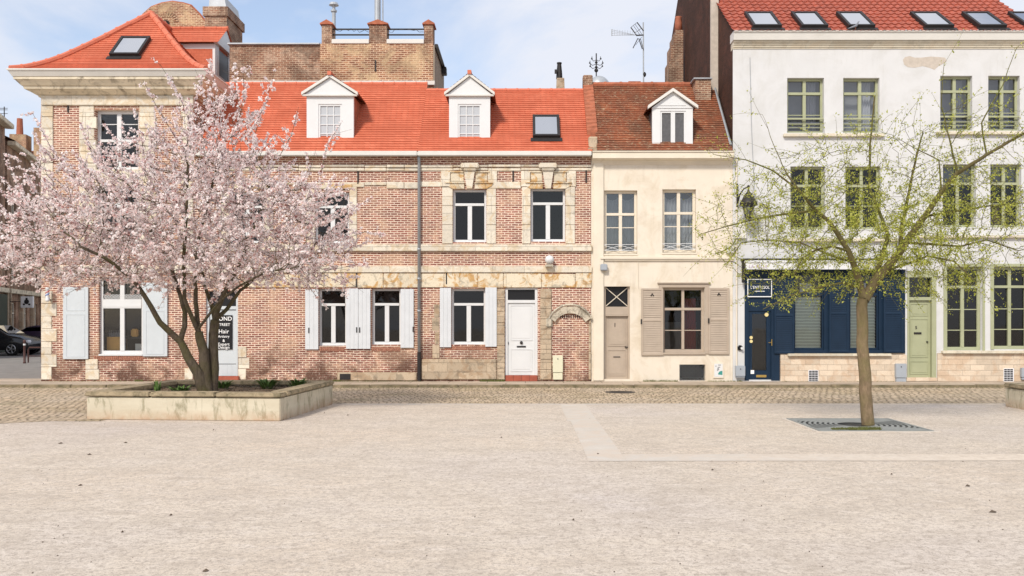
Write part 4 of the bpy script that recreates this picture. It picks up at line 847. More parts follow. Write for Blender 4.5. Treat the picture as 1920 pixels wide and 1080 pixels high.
dD2 = panel_door(Dh, (o_[0] + .053, o_[1] - .053, o_[2], Z(592.6)), Y0 + .12, 'taupe', [(.08, .92, .52, .98), (.08, .92, .05, .46)], 'taupe panelled front door with number 1')
fm.build('door_frame', 'taupe', dD2); fn = MB(); fn.bar((o_[0] + .05, Y0 + .12, Z(574)), (o_[1] - .05, Y0 + .12, Z(539)), .02); fn.bar((o_[0] + .05, Y0 + .125, Z(539)), (o_[1] - .05, Y0 + .125, Z(574)), .02); fn.build('fanlight_bars', 'cream_trim', dD2)
MB().box(o_[0] + .05, o_[1] - .05, Y0 + .15, Y0 + .155, Z(575), Z(538)).build('fanlight', 'black', dD2)
text_mesh('1', .16, 'iron', dD2, X(1151), Y0 + .108, Z(613), .002, name='house_number'); MB().pbox(1150, 1163, 668.5, 670, Y0 + .1, .02).build('letter_plate', 'iron', dD2); MB().box(X(1172), X(1178), Y0 + .07, Y0 + .09, Z(652), Z(650), .004).build('handle', 'iron', dD2)
gr = MB(); o_ = opD[4]
for i in range(-5, 9):
    for sgn in (1, -1):
        xa_ = o_[0] + i * .115; p0, p1 = Vector((xa_, Y0 + .03 + .004 * sgn, o_[2])), Vector((xa_ + sgn * .46, Y0 + .03 + .004 * sgn, o_[3]))
        # clip to opening
        def cl_(p, q):
            t0, t1 = 0, 1
            for lim, s2 in ((o_[0], 1), (o_[1], -1)):
                dp_, dq = (p.x - lim) * s2, (q.x - lim) * s2
                if dp_ < 0 and dq < 0: return None
                if dp_ < 0: t0 = max(t0, dp_ / (dp_ - dq))
                if dq < 0: t1 = min(t1, dp_ / (dp_ - dq))
            return (p.lerp(q, t0), p.lerp(q, t1)) if t1 > t0 else None
        c2 = cl_(p0, p1)
        if c2: gr.bar(c2[0], c2[1], .007)
gr.build('cellar_grille', 'pipe_grey', Dh)
po = empty('poster', (X(1347), Y0 - .02, Z(709)), 'small white framed poster with teal corner low on the cream wall', 'poster'); MB().pbox(1337.5, 1357, 680, 709, Y0 - .03, .03).build('frame', 'cream_trim', po); MB().pbox(1339.5, 1355, 682, 706.5, Y0 - .034, .004).build('sheet', 'white', po)
pt = MB(); r = random.Random(2)
for i in range(6): x_ = 1341 + r.uniform(0, 6); pt.pbox(x_, x_ + r.uniform(2, 5), 684 + i * 2.0, 685 + i * 2.0, Y0 - .037, .003)
pt.build('print', 'iron', po); MB().prism([(X(1346), Z(702)), (X(1346), Z(700)), (X(1349), Z(696)), (X(1354), Z(695)), (X(1354), Z(703))], Y0 - .037, Y0 - .034).build('teal_corner', 'poster_teal', po)
ib = MB(); ib.pbox(1126, 1139, 495, 507, Y0 - .16, .12, .02); ib.build('wall_box', 'grey_metal', label='small grey lamp box below the ledge above the taupe door', cat='lamp')
ib = MB(); ib.pbox(1363, 1377, 461, 475, Y0 - .12, .12, .01); ib.pbox(1378.5, 1400, 415, 447, Y0 - .1, .1, .01); ib.build('junction_box', 'white_gutter', Dh)
ib = MB(); ib.tube([(X(1196) + .0, Y0 - .02, Z(488)), (X(1197), Y0 - .02, Z(540))], .008, 5); ib.tube([(X(1381), Y0 - .03, Z(300)), (X(1381), Y0 - .03, Z(700))], .02, 6); ib.build('cable', 'cream_trim', Dh)
db = empty('wall_light', (X(1388), Y0 - .12, Z(657)), 'round black and white light beside the navy door', 'lamp'); MB().pbox(1383.5, 1393, 647.5, 657, Y0 - .08, .08, .03).build('body', 'black', db)
mb = MB(); mb.tube([(X(1389.5), Y0 - .11, Z(653)), (X(1389.5), Y0 - .08, Z(653))], .035, 12); mb.build('lens', 'white', db)

# ================================================================= HOUSE E : white rendered house with the navy shopfront
ex0, ex1 = X(1374), X(1960); EY = Y0
E = empty('white_house', ((ex0 + ex1) / 2, Y0, 0), 'tall white rendered house with sage green windows, red pantile roof and navy shopfront', 'house')
cols = [(1476, 1545), (1581, 1649), (1763, 1823), (1853, 1912)]; cols2 = [(1482, 1547), (1585, 1651), (1768, 1830), (1857, 1915)]
opE = [P(a, b, 146 if i < 2 else 142, 249 if i < 2 else 245) for i, (a, b) in enumerate(cols)] + [P(a, b, 312 if i < 2 else 308, 430 if i < 2 else 426) for i, (a, b) in enumerate(cols2)]
opE2 = [P(1396, 1697, 504, 712), P(1701, 1755, 508, 708), P(1775, 1842, 500, 657), P(1863, 1931, 500, 655)]
zE = Z(88); we = wall(ex0, ex1, 0, zE, Y0, opE + opE2, .24)
we.quad((ex1, Y0, 0), (ex1, 36, 0), (ex1, 36, zE), (ex1, Y0, zE)); we.quad((ex0, 36, 0), (ex1, 36, 0), (ex1, 36, zE), (ex0, 36, zE)); we.build('wall', 'render_white', E)
eyE, ezE, slE = Y0 - .24, 9.70, .70
pe = lambda y: ezE + slE * (y - eyE); yrE = 33.0
gb = MB(); gb.prism([(Y0 + .003, 0), (36, 0), (36, pe(2 * yrE - 36)), (yrE, pe(yrE)), (Y0 + .003, pe(Y0) - .04)], ex0 + .003, ex0 + .2, 'x'); gb.build('gable_wall', 'brick_dark', E)
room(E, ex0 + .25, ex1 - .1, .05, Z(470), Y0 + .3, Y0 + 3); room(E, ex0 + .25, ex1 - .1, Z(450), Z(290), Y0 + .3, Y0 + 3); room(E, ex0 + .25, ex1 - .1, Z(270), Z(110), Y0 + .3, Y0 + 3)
zt = 9.72; cornice(E, ex0, ex1, Y0, [(.02, .03, zt - .42, zt - .375), (.05, .05, zt - .374, zt - .33), (.07, .09, zt - .329, zt - .27), (.12, .13, zt - .269, zt - .215)], 'stone_clean', 'cornice', False, False, back=Y0 + .25)
cornice(E, ex0 - .02, ex1, Y0, [(.18, .22, zt - .214, zt - .01), (.25, .25, zt - .009, zt + .03)], 'white_gutter', 'gutter', False, False, back=Y0 + .25)
# pantile roof: waves across, courses up the slope
nu, nc = int((ex1 - ex0) / .2), 30; u = np.arange(nu * 6 + 1) / 6; xs_ = ex0 - .06 + u * .2; hw = .026 * np.maximum(np.cos(u * 2 * np.pi), -.35)
vs, fs = [], []; nrm = np.array([0, -slE, 1]) / math.hypot(1, slE); m = len(xs_)
for i in range(nc):
    for (t, lf) in ((i / nc, .045), ((i + 1) / nc, .008)):
        y = eyE + (yrE - eyE) * t; zz = pe(y)
        for x_, h in zip(xs_, hw): vs.append((x_, y + nrm[1] * (h + lf), zz + nrm[2] * (h + lf)))
    o = 2 * i * m; fs += [(o + j, o + j + 1, o + m + j + 1, o + m + j) for j in range(m - 1)]
    if i: fs += [(o - m + j, o - m + j + 1, o + j + 1, o + j) for j in range(m - 1)]
mb = MB(); mb.add(vs, fs); mb.quad((ex0, yrE, pe(yrE)), (ex1, yrE, pe(yrE)), (ex1, 36.5, pe(2 * yrE - 36.5)), (ex0, 36.5, pe(2 * yrE - 36.5))); rE = mb.build('roof', 'tile_r', E, smooth=False)
for pxb, wpx in ((1412, 54), (1503, 50), (1591, 50), (1735, 54), (1836, 52), (1926, 52)): skylight(E, X(pxb, 25.35), X(pxb + wpx, 25.35), 25.38, 26.42, lambda y: pe(y) + .05)
pw = MB(); pw.box(ex0 - .20, ex0 - .001, 27.6, 32.0, 5, 17); pwo = pw.build('party_wall', 'brick_dark', E); MB().box(ex0 - .21, ex0 + .02, 27.45, 27.6, 8.2, 17, .01).build('render_edge', 'bare_patch', pwo)
chm = MB()
for a_, b2, z0_, z1_ in ((1254, 1281, 5, Z(115, 32)), (1258, 1281, Z(115, 32), Z(85, 32)), (1263, 1281, Z(85, 32), Z(66, 32)), (1267, 1281, Z(66, 32), Z(56, 32))): chm.box(X(a_, 32), X(b2, 32), 32.0, 32.9, z0_, z1_)
cho = chm.build('chimney', 'brick_sooty', E); MB().lathe([(.15, 0), (.13, .3), (.11, .5), (.12, .55)], (X(1272, 32.3), 32.3, Z(56, 32)), 12).build('chimney_pot', 'terracotta', cho, smooth=True)
# bare plaster patch (built as a thin irregular lamina standing 3 mm proud)
pp = [(1693, 112), (1697, 107), (1706, 105), (1714, 108), (1728, 108), (1745, 106), (1760, 107), (1772, 108), (1775, 115), (1768, 120), (1760, 124), (1752, 131), (1742, 127), (1730, 124), (1715, 127), (1702, 126), (1695, 121)]
MB().prism([(X(a), Z(b)) for a, b in pp], Y0 - .003, Y0 + .01).build('plaster_patch', 'bare_patch', E)
MB().tube([(X(1406), Y0 - .01, Z(108)), (X(1409), Y0 - .01, Z(240)), (X(1415), Y0 - .01, Z(372))], .009, 4).build('wall_cable', 'pipe_grey', E)
for i, o_ in enumerate(opE):
    top = i < 4; rgt = i % 4 >= 2
    w_ = window(E, o_, 'green', Y0 + .13, .06, 2, transom=.27 if top else .30, bars=(.66, .83) if top else (.62,), mull=.085, pane='glass_top' if top else 'glass')
    if top:
        rl = MB(); z_ = o_[2] + (o_[3] - o_[2]) * .26; rl.bar((o_[0], Y0 + .04, z_), (o_[1], Y0 + .04, z_), .045); 
        for q_ in (.1, .17): rl.bar((o_[0], Y0 + .05, o_[2] + (o_[3] - o_[2]) * q_), (o_[1], Y0 + .05, o_[2] + (o_[3] - o_[2]) * q_), .014)
        rl.build('railing', 'green', w_)
        fold_curtain(w_, o_[0] + .62 if not rgt else o_[0] + .5, o_[1] - .12, o_[2], o_[3] - .05, Y0 + .36, 'curtain_w', 4)
        MB().box(o_[0] - .1, o_[1] + .1, Y0 + .45, Y0 + .46, o_[2] - .05, o_[3] + .1).build('curtain', 'curtain', w_)  # flat grey sheet behind the glass imitates pale sky reflected in the panes
    elif i in (6, 7): 
        MB().box(o_[0] + .02, o_[1] - .02, Y0 + .22, Y0 + .23, o_[2] + (o_[3] - o_[2]) * .70, o_[3] - .02).build('blind', 'frost', w_)
for q_ in ((1470, 1659, 250, 256), (1757, 1925, 246, 252), (1470, 1690, 447, 453), (1720, 1960, 441, 446)): MB().pbox(*q_, Y0 - .1, .13, .012).build('window_ledge', 'stone_clean', E)
sl = MB(); sl.box(X(1463), X(1699), Y0 - .04, Y0 + .0, 0, Z(665)); sl.build('base_cladding', 'stone_clad', E); MB().box(X(1757), ex1, Y0 - .04, Y0, 0, Z(662)).build('base_cladding', 'stone_clad', E)
MB().pbox(1478, 1672, 663, 668, Y0 - .13, .14, .01).build('stone_sill', 'stone_clean', E); MB().pbox(1768, 1957, 657.5, 663, Y0 - .13, .14, .01).build('stone_sill', 'stone_clean', E)
for a_, b2, c2_, d2 in ((1516, 1534.5, 694, 718), (1882, 1901, 691, 716)):
    vm = MB(); vm.pbox(a_, b2, c2_, d2, Y0 - .055, .02); vo = vm.build('air_vent', 'curtain_w', E); vs_ = MB()
    for r_i in range(7):
        for c_i in range(3): xx = a_ + 1 + c_i * 5.7; zz = c2_ + 1 + r_i * 3.3; vs_.pbox(xx, xx + 5, zz, zz + 2.3, Y0 - .059, .004)
    vs_.build('vent_slot', 'black', vo)
# shopfront
sf = MB(); x0, x1, z0, z1 = opE2[0]; yS = Y0 + .05
sf.box(x0, X(1404), yS - .06, yS + .12, .02, z1); sf.box(X(1446), X(1462), yS - .06, yS + .12, .02, z1); sf.box(X(1690), x1, yS - .06, yS + .12, Z(662), z1)
sf.box(X(1404), X(1446), yS - .03, yS + .1, Z(583), z1); sf.box(X(1462), X(1690), yS - .02, yS + .1, Z(513), z1); sf.box(X(1462), X(1690), yS - .05, yS + .1, Z(662), Z(656)); sf.box(X(1546), X(1594), yS - .01, yS + .1, Z(656), Z(513)); sf.box(X(1649), X(1690), yS - .01, yS + .1, Z(656), Z(513)); sf.box(X(1462), X(1490), yS - .01, yS + .1, Z(656), Z(513))
SF = sf.build('shopfront', 'navy', E, 'navy painted timber shopfront with louvred shutters')
MB().box(X(1462), x1, Y0 + .02, Y0 + .2, .0, Z(662.2)).build('stall_riser', 'stone_clad', SF)
for a_, b2 in ((1490, 1546), (1594, 1649)):
    o_ = (X(a_), X(b2), Z(656), Z(513)); w_ = window(E, o_, 'navy', yS + .04, .04, 1, transom=.27, pane='glass_clear', label='shop window with pale horizontal blinds')
    bl = MB(); n = 17; zz0, zz1 = o_[2] + .05, o_[3] - (o_[3] - o_[2]) * .30
    for i in range(n):
        za_, zb_ = zz0 + (zz1 - zz0) * i / n, zz0 + (zz1 - zz0) * (i + .86) / n; bl.add([(o_[0] + .05, yS + .14, za_), (o_[1] - .05, yS + .14, za_), (o_[1] - .05, yS + .18, zb_), (o_[0] + .05, yS + .18, zb_)], [(0, 1, 2, 3)])
    bl.build('blind', 'blind', w_)
    MB().box(o_[0] + .25, o_[1] - .25, yS + .3, yS + .32, o_[3] - .55, o_[3] - .25).build('back_light', 'curtain', w_)  # plain pale grey panel behind the upper glass
for r_ in ((1452, 1489.5, 520, 663), (1555, 1592, 515, 661), (1657, 1693.5, 515, 661)): louvre_shutter(E, P(*r_, Y=Y0 - .06), Y0 - .06, 'navy', .5, pitch=.05)
o_ = (X(1404), X(1446), .02, Z(583)); dn = MB(); dn.box(o_[0], o_[0] + .1, yS, yS + .06, o_[2], o_[3]); dn.box(o_[1] - .12, o_[1], yS, yS + .06, o_[2], o_[3]); dn.box(o_[0] + .1, o_[1] - .12, yS, yS + .06, o_[3] - .08, o_[3]); dn.box(o_[0] + .1, o_[1] - .12, yS, yS + .06, o_[2], o_[2] + .28)
dE = dn.build('shop_door', 'navy', E, 'navy shop door with a tall dark pane'); MB().box(o_[0] + .09, o_[1] - .11, yS + .03, yS + .035, o_[2] + .27, o_[3] - .07).build('pane', 'glass', dE); MB().box(o_[0], o_[1], yS + .12, yS + .13, o_[2], o_[3]).build('dark_lobby', 'black', dE)  # added black sheet behind the pane paints the interior as unlit
hb_ = MB(); hb_.tube([(X(1447), yS - .06, Z(648)), (X(1447), yS - .06, Z(636))], .012, 8); hb_.tube([(X(1447), yS - .06, Z(642)), (X(1441), yS - .06, Z(642.5))], .01, 6); hb_.build('handle', 'brass', dE); MB().pbox(1418, 1437, 703, 707.5, yS - .01, .02, .004).build('kick_plate', 'brass', dE)
for px_, py_, r_ in ((1438, 590, .055), (1409, 633, .045), (1409, 640, .045)):
    MB().tube([(X(px_), yS - .02, Z(py_)), (X(px_), yS + .025, Z(py_))], r_, 12).build('round_sticker', 'gold', dE)
MB().pbox(1407.5, 1414, 694, 701, yS - .005, .01).build('square_sticker', 'lettering', dE)
hs = empty('hanging_sign_board', (X(1423), yS - .07, Z(557)), 'navy sign board with thin white border above the shop door', 'sign')
MB().pbox(1401, 1448, 522, 558, yS - .07, .03).build('board', 'navy', hs); br = MB(); yb_ = yS - .08
for r_ in ((1401.5, 1447.5, 523, 524.6), (1401.5, 1447.5, 555.4, 557), (1401.5, 1402.9, 524.6, 555.4), (1446.1, 1447.5, 524.6, 555.4)): br.pbox(*r_, yb_, .01)
br.build('border', 'lettering', hs); text_mesh("L'ENTRESOL", .115, 'lettering', hs, X(1424.5), yb_, Z(541.5), .0, align='CENTER', sx=.82); MB().pbox(1414, 1434, 545.5, 546.6, yb_, .01).build('underline', 'lettering', hs)
aw = empty('awning', (X(1545), Y0 - .2, Z(505)), 'folded white awning box with faded lettering above the navy shopfront', 'awning')
a1 = MB(); a1.pbox(1397, 1701, 488, 493, Y0 - .32, .34, .012); a1.build('cassette', 'white', aw); a1 = MB(); a1.pbox(1398.5, 1699, 493.3, 505, Y0 - .30, .03); a1.build('valance', 'white', aw); a1 = MB(); a1.pbox(1392, 1396.5, 487, 530, Y0 - .2, .1, .01); a1.pbox(1393, 1701, 484.5, 487.5, Y0 - .3, .3); a1.build('awning_arm', 'iron', aw)
text_mesh('LA BELLE', .125, 'letter_mauve', aw, X(1404, Y0 - .3), Y0 - .303, Z(502.5, Y0 - .3), .0, sx=1.0)
# green door and tall green windows
o_ = opE2[1]; fm = MB(); fm.box(o_[0], o_[0] + .05, Y0 - .02, Y0 + .2, o_[2], o_[3]); fm.box(o_[1] - .12, o_[1], Y0 - .02, Y0 + .2, o_[2], o_[3]); fm.box(o_[0] + .05, o_[1] - .12, Y0 - .02, Y0 + .2, Z(520), o_[3]); fm.box(o_[0] + .05, o_[1] - .12, Y0 + .02, Y0 + .2, Z(563), Z(557))
dG = panel_door(E, (o_[0] + .055, o_[1] - .125, o_[2], Z(563.5)), Y0 + .09, 'green', [(.1, .9, .80, .96), (.1, .9, .26, .76), (.1, .9, .04, .21)], 'sage green panelled front door with number 5'); fm.build('door_frame', 'green', dG)
MB().box(o_[0] + .05, o_[1] - .12, Y0 + .12, Y0 + .13, Z(557), Z(520)).build('fanlight', 'glass', dG); text_mesh('5', .12, 'iron', dG, X(1718), Y0 + .078, Z(617), .002, name='house_number'); MB().pbox(1714, 1728, 623, 626.5, Y0 + .06, .03, .004).build('letter_plate', 'iron', dG); MB().box(X(1739), X(1742), Y0 + .04, Y0 + .09, Z(642), Z(640), .004).build('handle', 'iron', dG)
MB().pbox(1700, 1757, 708.2, 715, Y0 - .08, .3, .01).build('step', 'stone_clad', E)
for o_ in opE2[2:]:
    w_ = window(E, o_, 'green', Y0 + .13, .075, 2, transom=.24, bars=(.51, .76), mull=.085, bw=.025)
    x0, x1, z0, z1 = o_; fr_ = MB(); fr_.box(x0 - .09, x0 - .002, Y0 - .025, Y0 + .03, z0, z1 + .08); fr_.box(x1 + .002, x1 + .06, Y0 - .025, Y0 + .03, z0, z1 + .08); fr_.box(x0 - .002, x1 + .002, Y0 - .025, Y0 + .03, z1 + .002, z1 + .08); fr_.build('architrave', 'green', w_)
# person at the open window
def blob(mb, c, r, n=10, m=8):
    return mb.add([(c[0] + r[0] * math.sin(math.pi * i / m) * math.cos(2 * math.pi * k / n), c[1] + r[1] * math.sin(math.pi * i / m) * math.sin(2 * math.pi * k / n), c[2] + r[2] * math.cos(math.pi * i / m)) for i in range(m + 1) for k in range(n)],
                  [(i * n + k, i * n + (k + 1) % n, (i + 1) * n + (k + 1) % n, (i + 1) * n + k) for i in range(m) for k in range(n)])
px_, pz_ = X(1885), opE[7][2]
P_ = empty('person', (px_, Y0 + .55, pz_ - .75), 'person with reddish hair and dark blue top leaning in the open upper right window', 'person')
def skin_body(name, nodes, edges, mat, parent):
    me = bpy.data.meshes.new(name); me.from_pydata([Vector(p) - ORG[parent] for p, r in nodes], edges, []); o = bpy.data.objects.new(name, me); COL.objects.link(o)
    md = o.modifiers.new('s', 'SKIN'); ss = o.modifiers.new('u', 'SUBSURF'); ss.levels = 1
    for i, (p, r) in enumerate(nodes): o.data.skin_vertices[0].data[i].radius = (r, r * .8)
    o.data.skin_vertices[0].data[0].use_root = True
    dg = bpy.context.evaluated_depsgraph_get(); me2 = bpy.data.meshes.new_from_object(o.evaluated_get(dg)); bpy.data.objects.remove(o)
    me2.name = name; me2.materials.clear(); me2.materials.append(M[mat]); me2.polygons.foreach_set('use_smooth', [True] * len(me2.polygons))
    o = bpy.data.objects.new(name, me2); COL.objects.link(o); o.parent = parent; ORG[o] = ORG[parent].copy(); return o
zb = pz_; hx = X(1883)
nodes = [((hx + .10, Y0 + .75, zb - .75), .16), ((hx + .09, Y0 + .72, zb - .2), .15), ((hx + .06, Y0 + .62, zb + .18), .17), ((hx + .02, Y0 + .54, zb + .36), .075), ((hx, Y0 + .48, zb + .50), .085), ((hx, Y0 + .47, zb + .60), .09), ((hx, Y0 + .48, zb + .68), .06),
         ((hx - .14, Y0 + .58, zb + .25), .06), ((hx - .22, Y0 + .45, zb + .04), .045), ((hx - .12, Y0 + .28, zb + .06), .032), ((hx - .08, Y0 + .22, zb + .07), .03),
         ((hx + .24, Y0 + .60, zb + .23), .06), ((hx + .30, Y0 + .48, zb + .03), .045), ((hx + .20, Y0 + .30, zb + .05), .032), ((hx + .16, Y0 + .24, zb + .06), .03)]
skin_body('body', nodes, [(0, 1), (1, 2), (2, 3), (3, 4), (4, 5), (5, 6), (2, 7), (7, 8), (8, 9), (9, 10), (2, 11), (11, 12), (12, 13), (13, 14)], 'skin', P_)
skin_body('shirt', [(n_[0], n_[1] * 1.12) for n_ in (nodes[0], nodes[1], nodes[2], nodes[7], nodes[8], nodes[11], nodes[12])], [(0, 1), (1, 2), (2, 3), (3, 4), (2, 5), (5, 6)], 'shirt', P_)
hm = MB(); blob(hm, (hx, Y0 + .50, zb + .63), (.105, .11, .115)); hm.build('hair', 'hair', P_, smooth=True)

# bell-shaped street lantern on the corner of E
ln = empty('street_lantern', (X(1381), Y0 - .05, Z(400)), 'old black bell-topped street lantern on a curved wall bracket at the white house corner', 'street lamp')
lx, ly = X(1396), Y0 - .45
b_ = MB(); b_.box(X(1380), X(1383), Y0 - .06, Y0, Z(388), Z(345)); b_.tube([(X(1382), Y0 - .05, Z(385)), (X(1382), Y0 - .3, Z(368)), (X(1388), Y0 - .42, Z(358)), (lx, ly, Z(354)), (lx, ly, Z(362))], .022, 6); blob(b_, (lx, ly, Z(354)), (.04, .04, .04)); b_.build('bracket', 'iron', ln)
zz = Z(386); MB().lathe([(.24, -.02), (.245, .02), (.19, .10), (.13, .22), (.07, .30), (.035, .34), (.02, .40)], (lx, ly, zz), 16).build('hood', 'iron', ln, smooth=True)
b_ = MB()
for k in range(6): a_ = k * math.pi / 3; b_.tube([(lx + .18 * math.cos(a_), ly + .18 * math.sin(a_), zz - .02), (lx + .09 * math.cos(a_), ly + .09 * math.sin(a_), zz - .36)], .009, 4)
b_.lathe([(.095, -.38), (.1, -.36), (.03, -.42)][::-1] if False else [(.02, -.44), (.09, -.39), (.1, -.36)], (lx, ly, zz), 12); b_.lathe([(.25, -.05), (.25, -.021)], (lx, ly, zz), 16); b_.build('cage', 'iron', ln)
MB().lathe([(.08, -.355), (.165, -.03)], (lx, ly, zz), 6).build('lantern_glass', 'glass', ln)
# pigeon
pg = empty('pigeon', (X(1603, 25.15), 25.27, 9.76), 'grey pigeon perched on the white gutter below the third skylight', 'bird')
def pig():
    n = [((X(1600, 25.15) - .1, 25.27, 9.80), .012), ((X(1600, 25.15) + .02, 25.27, 9.84), .04), ((X(1600, 25.15) + .12, 25.27, 9.87), .052), ((X(1600, 25.15) + .17, 25.27, 9.95), .03), ((X(1600, 25.15) + .18, 25.27, 9.99), .026), ((X(1600, 25.15) + .215, 25.27, 9.985), .008)]
    skin_body('body', n, [(i, i + 1) for i in range(5)], 'pigeon', pg)
pig(); MB().tube([(X(1600, 25.15) + .1, 25.25, 9.75), (X(1600, 25.15) + .1, 25.26, 9.84)], .006, 4).tube([(X(1600, 25.15) + .1, 25.29, 9.75), (X(1600, 25.15) + .1, 25.28, 9.84)], .006, 4).build('leg', 'terracotta', pg)

# ================================================================= buildings behind
Yb = 28.0 + .25
RB = empty('rear_building', (X(706, Yb), Yb, 0), 'tall old brick building with three capped piers and rooftop railings behind the orange roof', 'building')
x0, x1 = X(600, Yb), X(812, Yb); z1 = Z(82, Yb); mb = MB(); mb.box(x0, x1, Yb, 29.6, 0, z1); mb.build('wall', 'brick_old', RB)
MB().prism([(Yb + .02, 5), (31.6, 5), (31.6, Z(140, 31.6)), (Yb + .02, Z(84, Yb))], x1 + .001, x1 + .04, 'x').build('render_side', 'render_grey', RB)
pr = MB()
for a_, b2, t_ in ((603, 622, 46), (692, 725, 46), (795, 812, 46)):
    pr = MB(); pr.box(X(a_, Yb), X(b2, Yb), Yb + .003, Yb + .5, z1, Z(t_, Yb)); po_ = pr.build('pier', 'brick_sooty', RB); cc = MB(); xm_ = (X(a_, Yb) + X(b2, Yb)) / 2
    cc.prism([(X(a_ - 3, Yb), Z(t_, Yb)), (X(b2 + 3, Yb), Z(t_, Yb)), (X(b2 + 3, Yb), Z(t_ - 2, Yb)), (xm_, Z(t_ - 9, Yb)), (X(a_ - 3, Yb), Z(t_ - 2, Yb))], Yb - .05, Yb + .55); cc.build('pier_cap', 'tile_ridge_d', po_)
for a_, b2 in ((622, 692), (725, 795)):
    MB().box(X(a_, Yb), X(b2, Yb), Yb - .03, Yb + .3, z1 + .001, z1 + .14, .01).build('parapet_ledge', 'white_gutter', RB)
    r_ = MB()
    for py_ in (52, 62.5, 73): r_.bar((X(a_, Yb), Yb + .15, Z(py_, Yb)), (X(b2, Yb), Yb + .15, Z(py_, Yb)), .04)
    rr_ = random.Random(a_); r_.tube([(X(a_ + (b2 - a_) * i / 14, Yb), Yb + .12 + rr_.uniform(-.05, .05), Z(53 + rr_.uniform(-2, 6), Yb)) for i in range(15)], .008, 4); r_.build('railing', 'iron', RB)
fp = MB(); fp.lathe([(.06, 0), (.06, .9), (.1, .91), (.1, .96), (.05, .97), (.05, 1.1), (.16, 1.12), (.12, 1.2)], (X(626, 29.5), 29.5, Z(75, 29.5)), 12); fp.build('flue', 'zinc', RB)
fp = MB(); fp.lathe([(.1, 0), (.1, 3)], (X(708, 29.5), 29.5, Z(75, 29.5)), 12); fp.lathe([(.02, 0), (.02, 3)], (X(717, 29.5), 29.6, Z(75, 29.5)), 6); fp.build('flue', 'zinc', RB)
MB().box(X(432, Yb), x1 + .06, Yb - .09, Yb - .002, Z(160.5, Yb), Z(152.5, Yb), .01).build('flashing', 'white_gutter', RB)
anchor(RB, 704, 100, 130, Yb - .03) if False else MB().box(X(704, Yb) - .02, X(704, Yb) + .02, Yb - .03, Yb, Z(134, Yb), Z(113, Yb)).build('wall_anchor', 'iron', RB)
e_ = MB(); e_.tube([(x1 + .09, Yb + .1, Z(84, Yb)), (x1 + .09, 31.6, Z(138, 31.6))], .07, 5); e_.box(x1 + .02, x1 + .2, 30.6, 30.9, Z(138, 30.6), Z(125, 30.6)); e_.build('side_gutter', 'iron', RB)
RA = empty('rear_building', (X(515, Yb), Yb, 0), 'lower sooty brick rear wall with zinc coping beside the three capped piers', 'building')
mb = MB(); mb.box(X(430, Yb), x0 - .003, Yb + .02, 31, 0, Z(84, Yb)); mb.build('wall', 'brick_sooty', RA); mb = MB(); mb.box(X(430, Yb) - .05, x0 - .01, Yb - .06, 31, Z(84, Yb) + .001, Z(81, Yb), .01); mb.add([(X(430, Yb), Yb - .05, Z(81, Yb)), (x0 - .02, Yb - .05, Z(81, Yb)), (x0 - .02, Yb + 1, Z(81, Yb) + .3), (X(430, Yb), Yb + 1, Z(81, Yb) + .3)], [(0, 1, 2, 3)]); mb.build('coping', 'zinc', RA)
Yr = 34.2
RG = empty('gable_house', (X(340, Yr), Yr, 0), 'round-topped old brick gable rising behind the hipped orange roof', 'building')
poly = [(250, 300), (258, 52), (268, 26), (283, 13), (302, 6), (322, 3), (342, 6), (356, 10), (372, 26), (392, 50), (412, 74), (425, 90), (425, 300)]
wz = [(X(a_, Yr), Z(b2, Yr)) for a_, b2 in poly]; MB().prism(wz, Yr, Yr + 3).build('wall', 'brick_old', RG)
cp = MB(); cp.tube([(X(a_, Yr), Yr + .1, Z(b2, Yr)) for a_, b2 in poly[1:-1]], .07, 5); cp.build('coping', 'tile_ridge_d', RG)
aw_ = MB()
for k in range(13): a_ = R(10 + k * 13.3); aw_.add([(X(310, Yr) + .26 * math.cos(a_ + d_), Yr - .03, Z(42, Yr) + .2 * math.sin(a_ + d_)) for d_ in (-.07, .07)] + [(X(310, Yr) + .5 * math.cos(a_ + d_), Yr - .03, Z(42, Yr) + .42 * math.sin(a_ + d_)) for d_ in (.07, -.07)], [(0, 1, 2, 3)])
aw_.build('arch_brick', 'brick_old', RG); MB().prism([(X(302, Yr), Z(60, Yr)), (X(318, Yr), Z(60, Yr)), (X(318, Yr), Z(42, Yr)), (X(314, Yr), Z(38, Yr)), (X(306, Yr), Z(38, Yr)), (X(302, Yr), Z(42, Yr))], Yr - .02, Yr + .02).build('window', 'room', RG)
Yk = 32.4
ck = MB(); ck.box(X(384, Yk), X(425, Yk), Yk, Yk + 1.8, 6, Z(15, Yk)); ck.box(X(381, Yk), X(428, Yk), Yk - .06, Yk + 1.9, Z(30, Yk), Z(13, Yk)); cko = ck.build('chimney', 'brick_sooty', RG); c3 = MB(); c3.prism([(X(391, Yk), Z(13, Yk)), (X(424, Yk), Z(13, Yk)), (X(420, Yk), Z(-8, Yk)), (X(394, Yk), Z(-8, Yk))], Yk, Yk + 1.6); c3.build('chimney_cap', 'zinc', cko)
